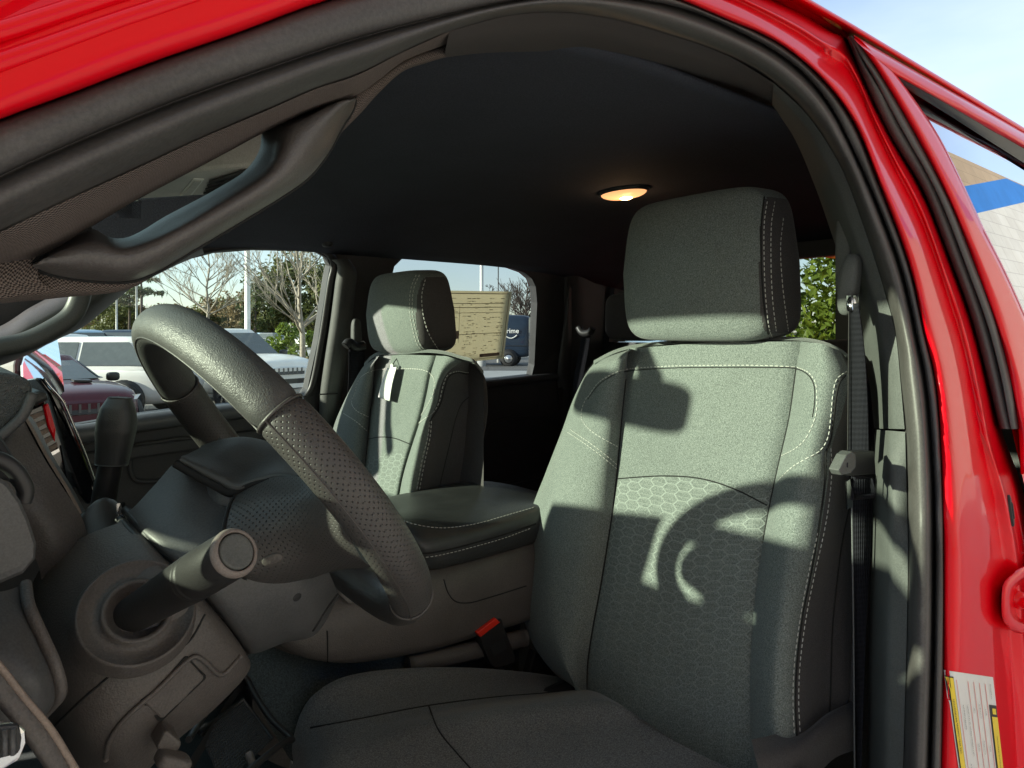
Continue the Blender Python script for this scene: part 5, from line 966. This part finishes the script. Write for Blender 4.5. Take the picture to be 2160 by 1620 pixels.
# pines and the wood beyond
def pine(label, c, H, wd, seed, mat, tall=False, n=520, cat='tree'):
    rng = random.Random(seed); t = thing('pine_tree' if tall else 'evergreen_tree', label, cat, c, 0, 'evergreen trees along the skyline'); kid('trunk', tube([V((0, 0, 0)), V((.1, 0, H * .5)), V((0, .1, H * .96))], [H * .018, H * .014, H * .004], 7), M['dbark'], t); bm = bmesh.new()
    if tall:
        for k in range(15):
            z = H * rng.uniform(.5, .98); a = rng.uniform(0, 6.28); l = wd * (1.25 - z / H) * rng.uniform(.8, 1.5); q = V((math.cos(a) * l, math.sin(a) * l, z + rng.uniform(-.1, .25))); tube([V((0, 0, z - .3)), q], [.05, .02], 4, bm=bm); leaves(bm, q * 1.0, n // 16, wd * .16, rng, wd * .34, wd * .34, wd * .12, .1, .35)
    else:
        L_ = lumpset(rng, 22); leaves(bm, (0, 0, H * .56), int(n * 1.7), wd * .115, rng, wd, wd, H * .44, .25, .55, L_)
    kid('foliage', bm, mat, t); return t
k = 0; rng = random.Random(9)
kinds = ['broad mid green evergreen on the far skyline', 'dense dark evergreen on the far skyline', 'olive green tree on the far skyline', 'tan leafed winter tree on the far skyline']
for px, d, H, w, kd_ in ((222, 95, 8.0, 3.2, 0), (240, 90, 7.0, 2.8, 2), (262, 92, 8.4, 3.0, 0), (310, 98, 7.0, 3.4, 3), (335, 96, 6.4, 3.2, 3), (372, 100, 6.0, 3.5, 3), (405, 104, 6.6, 3.2, 2), (455, 100, 7.6, 3.6, 2), (480, 98, 8.2, 3.2, 3), (505, 96, 9.0, 3.0, 3), (538, 92, 10.4, 2.6, 1), (556, 96, 9.2, 3.2, 0), (575, 95, 10.6, 3.4, 2), (598, 96, 12.2, 3.8, 0), (628, 98, 13.4, 4.0, 0), (655, 96, 12.2, 3.6, 2), (682, 95, 11.6, 3.6, 0), (712, 96, 11.0, 3.5, 1), (745, 96, 10.2, 3.6, 2), (785, 98, 9.6, 3.6, 0)):
    pine(kinds[kd_], gp(px, d), H * (.86 if px < 520 else .97), w, 100 + k, [M['olive'], M['pine'], M['olive'], M['tan']][kd_], False, 620); k += 1
pine('tall layered pine standing clear of the wood on the left', gp(297, 84), 11.4, 2.6, 77, M['pine'], True, 900); pine('slim tall pine beside the thin grey lamp post', gp(272, 88), 10.0, 2.2, 79, M['pine'], True, 700); pine('tall dark pine at the left end of the skyline', gp(245, 86), 9.4, 2.2, 81, M['pine'], True, 700)
bm = bmesh.new(); rng = random.Random(2)
for j in range(46):
    c = gp(60 + j * 26, 112 + rng.uniform(-5, 6)); leaves(bm, c + V((0, 0, 1.6)), 260, .60, rng, 3.2, 3.2, rng.uniform(2.2, 3.4), .2, .6, lumpset(rng, 6))
o = obj('far_wood', bm, M['tan']); o['kind'] = 'stuff'
# verge and road
def strip(name, a, z, m):
    bm = bmesh.new(); bm.faces.new([bm.verts.new(V((p.x, p.y, z))) for p in a]); bmesh.ops.recalc_face_normals(bm, faces=bm.faces); o = obj(name, bm, m); o['kind'] = 'structure'
strip('grass_verge', [gp(150, 46), gp(940, 46), gp(860, 20.5), gp(470, 20.5)], GZ + .02, M['grass']); strip('far_verge', [gp(-200, 150), gp(1500, 150), gp(1500, 82), gp(-200, 82)], GZ + .02, M['grass'])
strip('road', [gp(100, 66), gp(1400, 66), gp(1250, 47), gp(200, 47)], GZ + .008, M['concrete']); strip('pavement', [gp(880, 30), gp(1300, 30), gp(1500, 12), gp(760, 12)], GZ + .008, M['concrete'])
# lamp posts
M['whitepole'] = plain('white_pole_paint', (.74, .75, .72), .5, .05); M['greypole'] = plain('grey_pole_steel', (.42, .43, .42), .5)
def pole(label, px, d, H, r, mat, head=1):
    t = thing('lamp_post', label, 'lamp post', gp(px, d), 0, 'lamp posts in the lot'); kid('pole', tube([V((0, 0, .0)), V((0, 0, H))], [r, r * .82], 12), mat, t); kid('base', lathe([(.001, .5), (r * 1.2, .5), (r * 2.2, .48), (r * 2.3, 0)], V((0, 0, 0)), UP, 16), M['concrete'], t)
    kid('lamp_head', box(.7, .3, .12, (.35, 0, H)), M['greypole'], t)
pole('wide square white lamp post behind the white front car', 522, 27, 9, .115, M['whitepole']); pole('white lamp post rising above the price sheet', 1016, 34, 10, .10, M['whitepole']); pole('thin dark post beside the white lamp post', 1051, 38, 10, .035, M['black'])
pole('thin grey lamp post left of the slim pine', 246, 60, 6.2, .09, M['greypole']); pole('thin grey lamp post right beside the layered pine', 288, 54, 6.4, .09, M['greypole'])
# ------------------------------------------------------------------ vehicles
M['cglass'] = plain('car_glass', (.10, .115, .115), .05, .1, coat=.6); M['lamp'] = plain('lamp_glass', (.70, .72, .72), .12, .1, coat=1.0); M['tyre'] = plain('tyre_rubber', (.03, .03, .03), .85); M['alloy'] = plain('alloy', (.55, .56, .57), .25, me=.9); M['lampdark'] = plain('grille_slat', (.09, .09, .095), .35); M['tail'] = plain('tail_lamp', (.55, .02, .02), .2, coat=1.0)
PAINT = {'white': paint('white_paint', (.80, .80, .77)), 'maroon': paint('maroon_paint', (.085, .022, .032)), 'navy': paint('navy_paint', (.035, .055, .085)), 'blue': paint('blue_paint', (.03, .16, .42)), 'ice': paint('ice_paint', (.42, .58, .72)), 'grey': paint('grey_paint', (.20, .215, .225)), 'black': paint('black_paint', (.02, .021, .024)), 'rust': paint('rust_paint', (.22, .08, .05)), 'vannavy': paint('van_paint', (.022, .036, .06), .45)}
def car(name, label, cat, loc, hd, L=4.7, Wd=1.88, H=1.68, hood=1.08, belt=1.08, wr=.36, col='white', xs=(.9, .30, -1.75, -2.1), group='cars parked in the lot', detail=True, nose=.80):
    t = thing(name, label, cat, loc, math.atan2(hd.y, hd.x), group); w = Wd / 2; h = L / 2; pm = PAINT[col]; cl = .24
    st = [(-h, .72, .50, belt * .80), (-h + .06, .86, .36, belt * .92), (-h + .3, .96, cl, belt), (-h + 1.0, 1, cl, belt), (0, 1, cl, belt), (xs[0], 1, cl, belt * .99), (xs[0] + .35, .99, cl, hood * 1.0), (h - .55, .95, cl, hood * .95), (h - .2, .88, .26, hood * .90), (h - .05, .78, .34, hood * nose), (h, .66, .46, hood * nose * .86)]
    rows = []
    for x, s, zb, zt in st:
        a = w * s; half = [(0, zb), (.82 * a, zb), (.97 * a, zb + .10), (a, zb + .55 * (zt - zb) * .7), (.985 * a, zt - .16), (.95 * a, zt - .05), (.84 * a, zt), (.4 * a, zt + .025)]
        ring = [V((x, y, z)) for y, z in half] + [V((x, 0, zt + .03))] + [V((x, -y, z)) for y, z in half[:0:-1]]; rows.append(ring)
    bm = grid(rows, cu=True); bm.faces.new([bm.verts[i] for i in range(len(rows[0]))]) if not bm.verts.ensure_lookup_table() else None; n_ = len(rows[0]); bm.faces.new([bm.verts[len(bm.verts) - n_ + i] for i in range(n_)][::-1])
    b = kid('body', bm, pm, t); subd(b, 1)
    # greenhouse
    def outl(xf, xr, hy, z, e=.28, n=40):
        c = (xf + xr) / 2; hx = (xf - xr) / 2; return [V((c + hx * math.copysign(abs(math.cos(a)) ** e, math.cos(a)), hy * math.copysign(abs(math.sin(a)) ** e, math.sin(a)), z)) for a in [2 * math.pi * k / n for k in range(n)]]
    hb, ht = w * .93, w * .68
    R = [outl(xs[0] + .05, xs[3], hb, belt - .06), outl(xs[0], xs[3] + .02, hb * .99, belt), outl(xs[1] + .06, xs[2], ht * 1.04, H - .10), outl(xs[1] - .03, xs[2] + .05, ht * .97, H - .03), outl(xs[1] - .25, xs[2] + .3, ht * .7, H), outl(xs[1] - .8, xs[2] + .8, ht * .1, H + .005)]
    bm = grid(R, cu=True); bm.verts.ensure_lookup_table(); bm.faces.new([bm.verts[len(bm.verts) - 40 + i] for i in range(40)]); kid('roof', bm, pm, t)
    def gq(nm, pts, mat=M['cglass']):
        bm = bmesh.new(); bm.faces.new([bm.verts.new(p) for p in pts]); bmesh.ops.recalc_face_normals(bm, faces=bm.faces); o = kid(nm, bm, mat, t); solid(o, .02, 0); return o
    zb, zt = belt + .03, H - .11; fx = lambda z: xs[0] + (xs[1] + .06 - xs[0]) * (z - belt) / (H - .10 - belt); rx = lambda z: xs[3] + .02 + (xs[2] - xs[3] - .02) * (z - belt) / (H - .10 - belt); hy = lambda z: hb * .99 + (ht * 1.04 - hb * .99) * (z - belt) / (H - .10 - belt)
    gq('windscreen', [V((fx(zb) + .006, y * hy(zb) * .90, zb)) for y in (-1, 1)] + [V((fx(zt) + .006, y * hy(zt) * .86, zt)) for y in (1, -1)]); gq('rear_window', [V((rx(zb) - .006, y * hy(zb) * .86, zb + .05)) for y in (-1, 1)] + [V((rx(zt) - .006, y * hy(zt) * .82, zt)) for y in (1, -1)])
    m1 = (fx(zb) + rx(zb)) / 2 + .12
    for s in (-1, 1):
        e = .006 * s; F0, F1 = fx(zb) - .22, fx(zt) - .16; B0, B1 = rx(zb) + .28, rx(zt) + .22
        gq('side_window', [V((F0, s * hy(zb) + e, zb)), V((m1 + .04, s * hy(zb) + e, zb)), V((m1 + .04, s * hy(zt) + e, zt)), V((F1, s * hy(zt) + e, zt))]); gq('side_window', [V((m1 - .04, s * hy(zb) + e, zb)), V((B0, s * hy(zb) + e, zb)), V((B1, s * hy(zt) + e, zt)), V((m1 - .04, s * hy(zt) + e, zt))])
        if detail:
            kid('mirror', cushion((fx(zb) - .18, s * (w + .10), belt + .04), .07, .10, .075, .6, 16, 10), M['black'] if col != 'black' else pm, t); gq('headlight', [V((h - .05, s * w * .50, hood * nose * .86)), V((h - .10, s * w * .80, hood * nose * .90)), V((h - .17, s * w * .88, hood * nose * .98)), V((h - .06, s * w * .52, hood * nose * .97))], M['lamp']); gq('tail_light', [V((-h + .04, s * w * .55, belt * .74)), V((-h + .16, s * w * .93, belt * .74)), V((-h + .17, s * w * .92, belt * .90)), V((-h + .04, s * w * .60, belt * .90))], M['tail'])
            for dx in (m1 - .38, m1 + .62): kid('door_handle', cushion((dx, s * (w * .99), belt - .17), .09, .016, .016, .6, 12, 8), pm, t)
        for x in (h - .88, -h + .92):
            kid('wheel_arch', lathe([(.001, 0), (wr * 1.14, 0), (wr * 1.14, .02), (.001, .02)], V((x, s * (w * .985), wr * 1.02)), V((0, s, 0)), 28), M['black'], t)
            y0 = s * (w * .86); y = V((0, s, 0)); wl_ = kid('wheel', lathe([(wr * .66, .02), (wr * .95, 0), (wr, .03), (wr, .17), (wr * .95, .215), (wr * .72, .225), (wr * .69, .20)], V((x, y0, wr)), y, 30), M['tyre'], t)
            if detail:
                kid('rim', lathe([(wr * .72, .215), (wr * .66, .216), (wr * .62, .16), (wr * .2, .15), (.001, .15)], V((x, y0, wr)), y, 30), M['black'], wl_)
                for k in range(7):
                    a = 2 * math.pi * k / 7; dd = V((math.cos(a), 0, math.sin(a))); tt = V((-math.sin(a), 0, math.cos(a))); o = V((x, y0 + s * .20, wr))
                    kid('spoke', prism([o + dd * .03 + tt * .03, o + dd * wr * .68 + tt * .035, o + dd * wr * .68 - tt * .035, o + dd * .03 - tt * .03], V((0, -s * .03, 0))), M['alloy'], wl_)
    if detail:
        gz = hood * nose * .90
        gq('grille', [V((h - .035, -w * .46, gz - .02)), V((h - .035, w * .46, gz - .02)), V((h + .012, w * .42, gz - .16)), V((h + .012, -w * .42, gz - .16))], M['black'])
        for k in range(7): kid('grille_bar', box(.02, .03, .15, (h + .004, (-.36 + .12 * k) * w, gz - .09)), M['lampdark'], t)
        gq('lower_intake', [V((h + .006, -w * .56, gz - .26)), V((h + .006, w * .56, gz - .26)), V((h - .02, w * .50, gz - .44)), V((h - .02, -w * .50, gz - .44))], M['black'])
    return t
suv = dict(L=5.0, Wd=1.98, H=1.80, hood=1.20, belt=1.16, wr=.40, xs=(.95, .25, -2.15, -2.38), nose=.86); cross = dict(L=4.65, Wd=1.86, H=1.62, hood=1.02, belt=1.02, wr=.36, xs=(1.0, .25, -1.6, -2.15)); coupe = dict(L=4.7, Wd=1.92, H=1.34, hood=.96, belt=.92, wr=.34, xs=(.55, -.25, -1.25, -1.95), nose=.84)
def hv(a, b): return (RT * a + FW * b).normalized()      # heading: a to the picture's right, b away from the camera
hc = hv(.74, -.67); n0 = gp(166, 9.5)
cp = car('coupe', 'dark maroon coupe parked facing the truck, nose just past the far window', 'car', n0 - hc * 2.3, hc, col='maroon', **coupe)
for s in (-1, 1): kid('side_intake', prism([V((2.31, s * .60, .40)), V((2.24, s * .80, .46)), V((2.27, s * .72, .30))], V((-.02, 0, 0))), M['grey_'] if 'grey_' in M else M['alloy'], cp)
kid('bonnet_scoop', prism([V((1.25, .42, .995)), V((1.5, .40, .985)), V((1.5, .16, 1.0)), V((1.25, .18, 1.008))], V((0, 0, -.03))), M['black'], cp)
ha = hv(-1, -.05); car('crossover', 'cream white crossover side-on, its rear wheel right of the maroon bonnet', 'car', gp(311, 14.3) + ha * 1.42, ha, col='white', **cross)
hb2 = hv(.80, -.60); car('sport_utility', 'white sport utility with a dark slotted grille beside the bare tree trunk', 'car', gp(608, 15.2) - hb2 * 2.5, hb2, col='white', **suv)
hc2 = hv(.97, -.25); car('sport_utility', 'white sport utility with a roof rack line behind the maroon coupe', 'car', gp(205, 18.6) - hc2 * 1.1, hc2, col='white', **dict(suv, H=1.66, belt=1.08))
hd2 = hv(.72, -.70); car('pickup', 'tall ice blue vehicle in the second row on the left', 'car', gp(172, 25), hd2, col='ice', **suv)
hn = hv(.25, -.97); car('sport_utility', 'navy sport utility facing the truck in the second row', 'car', gp(252, 27), hn, col='navy', **suv); car('crossover', 'bright blue car half hidden behind the navy one', 'car', gp(283, 31), hn, col='blue', **cross); car('crossover', 'rust red car between the ice blue and navy ones', 'car', gp(207, 33), hv(.6, -.8), col='rust', **dict(cross, H=1.75))
far_ = [(470, 62, 'rust', 'rust coloured car left in the distant row', 0.), (487, 70, 'grey', 'tall grey car behind the rust coloured one', 1), (506, 72, 'grey', 'grey car just left of the wide white post', 0), (535, 74, 'black', 'black car right of the wide white post', 0), (556, 73, 'ice', 'pale blue car in the middle of the distant row', 0), (580, 72, 'grey', 'grey car at the right end of the distant row', 0), (652, 66, 'white', 'white car far off right of the bare tree', 0), (452, 76, 'navy', 'dark blue car at the left end of the distant row', 0)]
for px, d, c_, lb_, b_ in far_: car('parked_car', lb_, 'car', gp(px, d), hv(.9, -.3), col=c_, detail=False, group='cars in the distant row', **(suv if b_ else cross))
car('parked_van', 'pale blue car seen under the rear headrest through the back window', 'car', gp(1352, 46), hv(.95, -.2), col='ice', detail=False, **suv)
# delivery van
hvn = hv(-1, .10); vc = gp(1118, 35) + hvn * 3.0
van = thing('delivery_van', 'dark navy delivery van with white lettering beyond the price sheet', 'van', vc, math.atan2(hvn.y, hvn.x))
rows = []
for x, s, zt, zb in ((-3.0, .90, 2.42, .55), (-2.95, .97, 2.50, .45), (-2.6, 1, 2.56, .42), (0, 1, 2.58, .42), (1.4, 1, 2.56, .42), (1.75, .98, 2.40, .42), (2.3, .96, 1.55, .42), (2.85, .92, 1.20, .42), (3.0, .84, .95, .5)):
    a = 1.03 * s; half = [(0, zb), (.93 * a, zb), (a, zb + .12), (a, zb + (zt - zb) * .45), (.97 * a, zb + (zt - zb) * .75), (.90 * a, zt - .10), (.80 * a, zt), (.4 * a, zt + .03)]
    rows.append([V((x, y, z)) for y, z in half] + [V((x, 0, zt + .04))] + [V((x, -y, z)) for y, z in half[:0:-1]])
bm = grid(rows, cu=True); bm.verts.ensure_lookup_table(); n_ = len(rows[0]); bm.faces.new([bm.verts[i] for i in range(n_)]); bm.faces.new([bm.verts[len(bm.verts) - n_ + i] for i in range(n_)][::-1]); subd(kid('body', bm, PAINT['vannavy'], van), 1)
for s in (1, -1):
    kid('side_panel_line', box(5.4, .012, .03, (-.2, s * 1.035, 1.02)), M['black'], van)
    for x in (2.0, -2.0):
        w_ = kid('wheel', lathe([(.20, .02), (.34, 0), (.37, .03), (.37, .2), (.34, .24), (.24, .25)], V((x, s * .86, .37)), V((0, s, 0)), 26), M['tyre'], van); kid('rim', lathe([(.20, .242), (.19, .255), (.08, .20), (.06, .25), (.001, .25)], V((x, s * .86, .37)), V((0, s, 0)), 24), M['alloy'], w_); kid('wheel_arch', lathe([(.001, 0), (.46, 0), (.46, .012), (.001, .012)], V((x, s * 1.025, .40)), V((0, s, 0)), 26), M['black'], van)
kid('windscreen', prism([V((1.84, -.8, 2.3)), V((1.84, .8, 2.3)), V((2.36, .86, 1.55)), V((2.36, -.86, 1.55))], V((-.03, 0, -.02))), M['cglass'], van)
def words(name, s, size, M4, mat, parent):
    cu_ = bpy.data.curves.new(name, 'FONT'); cu_.body = s; cu_.size = size; cu_.extrude = .003; cu_.align_x = 'CENTER'; cu_.offset = size * .012; tmp = bpy.data.objects.new('tmp', cu_); COL.objects.link(tmp)
    dg = bpy.context.evaluated_depsgraph_get(); me = bpy.data.meshes.new_from_object(tmp.evaluated_get(dg)); bpy.data.objects.remove(tmp); me.transform(M4); me.materials.clear()
    o = bpy.data.objects.new(name, me); COL.objects.link(o); o.parent = parent; me.materials.append(mat)
    if parent.type == 'EMPTY' and parent is not van: o.matrix_parent_inverse = parent.matrix_basis.inverted()
    return o
# which flank faces the camera: local +y is left of the heading
cs = 1 if (Matrix.Rotation(math.atan2(hvn.y, hvn.x), 3, 'Z') @ V((0, 1, 0))).dot(-vc) > 0 else -1
def flank(x, z): return Matrix(((-1 * cs, 0, 0, x), (0, 0, cs, cs * 1.052), (0, 1, 0, z), (0, 0, 0, 1)))
words('van_lettering', 'prime', .34, flank(-2.12, 1.66), M['paper'], van); words('van_slogan', 'time.', .30, flank(.40, 1.50), M['paper'], van)
bm = tube([flank(-2.12, 1.66) @ V((x, -.10 - .16 * (1 - (x / .30) ** 2), 0)) for x in [-.30 + .05 * i for i in range(13)]], [.012] + [.028] * 11 + [.02], 6); kid('smile_mark', bm, M['paper'], van)
# building on the near side: painted block wall whose reflection runs over the rear door
def blocks(name, a, b):
    t = NT(name); br = t.new('ShaderNodeTexBrick'); br.inputs['Scale'].default_value = 1.0; br.inputs['Color1'].default_value = (*a, 1); br.inputs['Color2'].default_value = (*b, 1); br.inputs['Mortar'].default_value = (*[x * .7 for x in a], 1); br.inputs['Mortar Size'].default_value = .012; br.inputs['Brick Width'].default_value = .8; br.inputs['Row Height'].default_value = .4
    o = t.vec(); sx = t.new('ShaderNodeSeparateXYZ'); t.lk(o, sx.inputs[0]); cx = t.new('ShaderNodeCombineXYZ'); t.lk(sx.outputs[0], cx.inputs[0]); t.lk(sx.outputs[2], cx.inputs[1]); t.lk(cx.outputs[0], br.inputs['Vector']); n = t.noise(2, 5, .6); c = t.mix(.3, br.outputs[0], t.ramp(n, [(.3, (.35, .35, .35)), (.7, (.62, .62, .62))]), 'OVERLAY'); t.set(col=c, ro=.9); t.bump(n, .2, .01); return t.m
bd = thing('dealer_building', 'painted block building beside the truck, mirrored in the rear door glass', 'building', (15, -4.25, GZ))
kid('block_wall', box(58, .5, 8.97, (0, 0, 4.485)), blocks('tan_block', (.42, .31, .19), (.36, .26, .16)), bd)
zc = -GZ
kid('blue_band', prism([V((-29, .255, 1.0 + zc)), V((-13, .255, 1.55 + zc)), V((5.7, .255, 5.15 + zc)), V((12.2, .255, 6.42 + zc)), V((15.5, .255, 7.2 + zc)), V((11.4, .255, 7.2 + zc)), V((6, .255, 6.04 + zc)), V((-13, .255, 2.4 + zc)), V((-29, .255, 1.9 + zc))], V((0, -.004, 0))), plain('blue_wall_paint', (.02, .17, .48), .7, .1, 1.5), bd)
kid('white_paint', prism([V((-29, .256, .1)), V((29, .256, .1)), V((29, .256, 7.2 + zc)), V((15.6, .256, 7.2 + zc)), V((12.2, .256, 6.42 + zc)), V((5.7, .256, 5.15 + zc)), V((-13, .256, 1.55 + zc)), V((-29, .256, 1.0 + zc))], V((0, -.004, 0))), blocks('white_block', (.60, .57, .49), (.54, .51, .44)), bd)
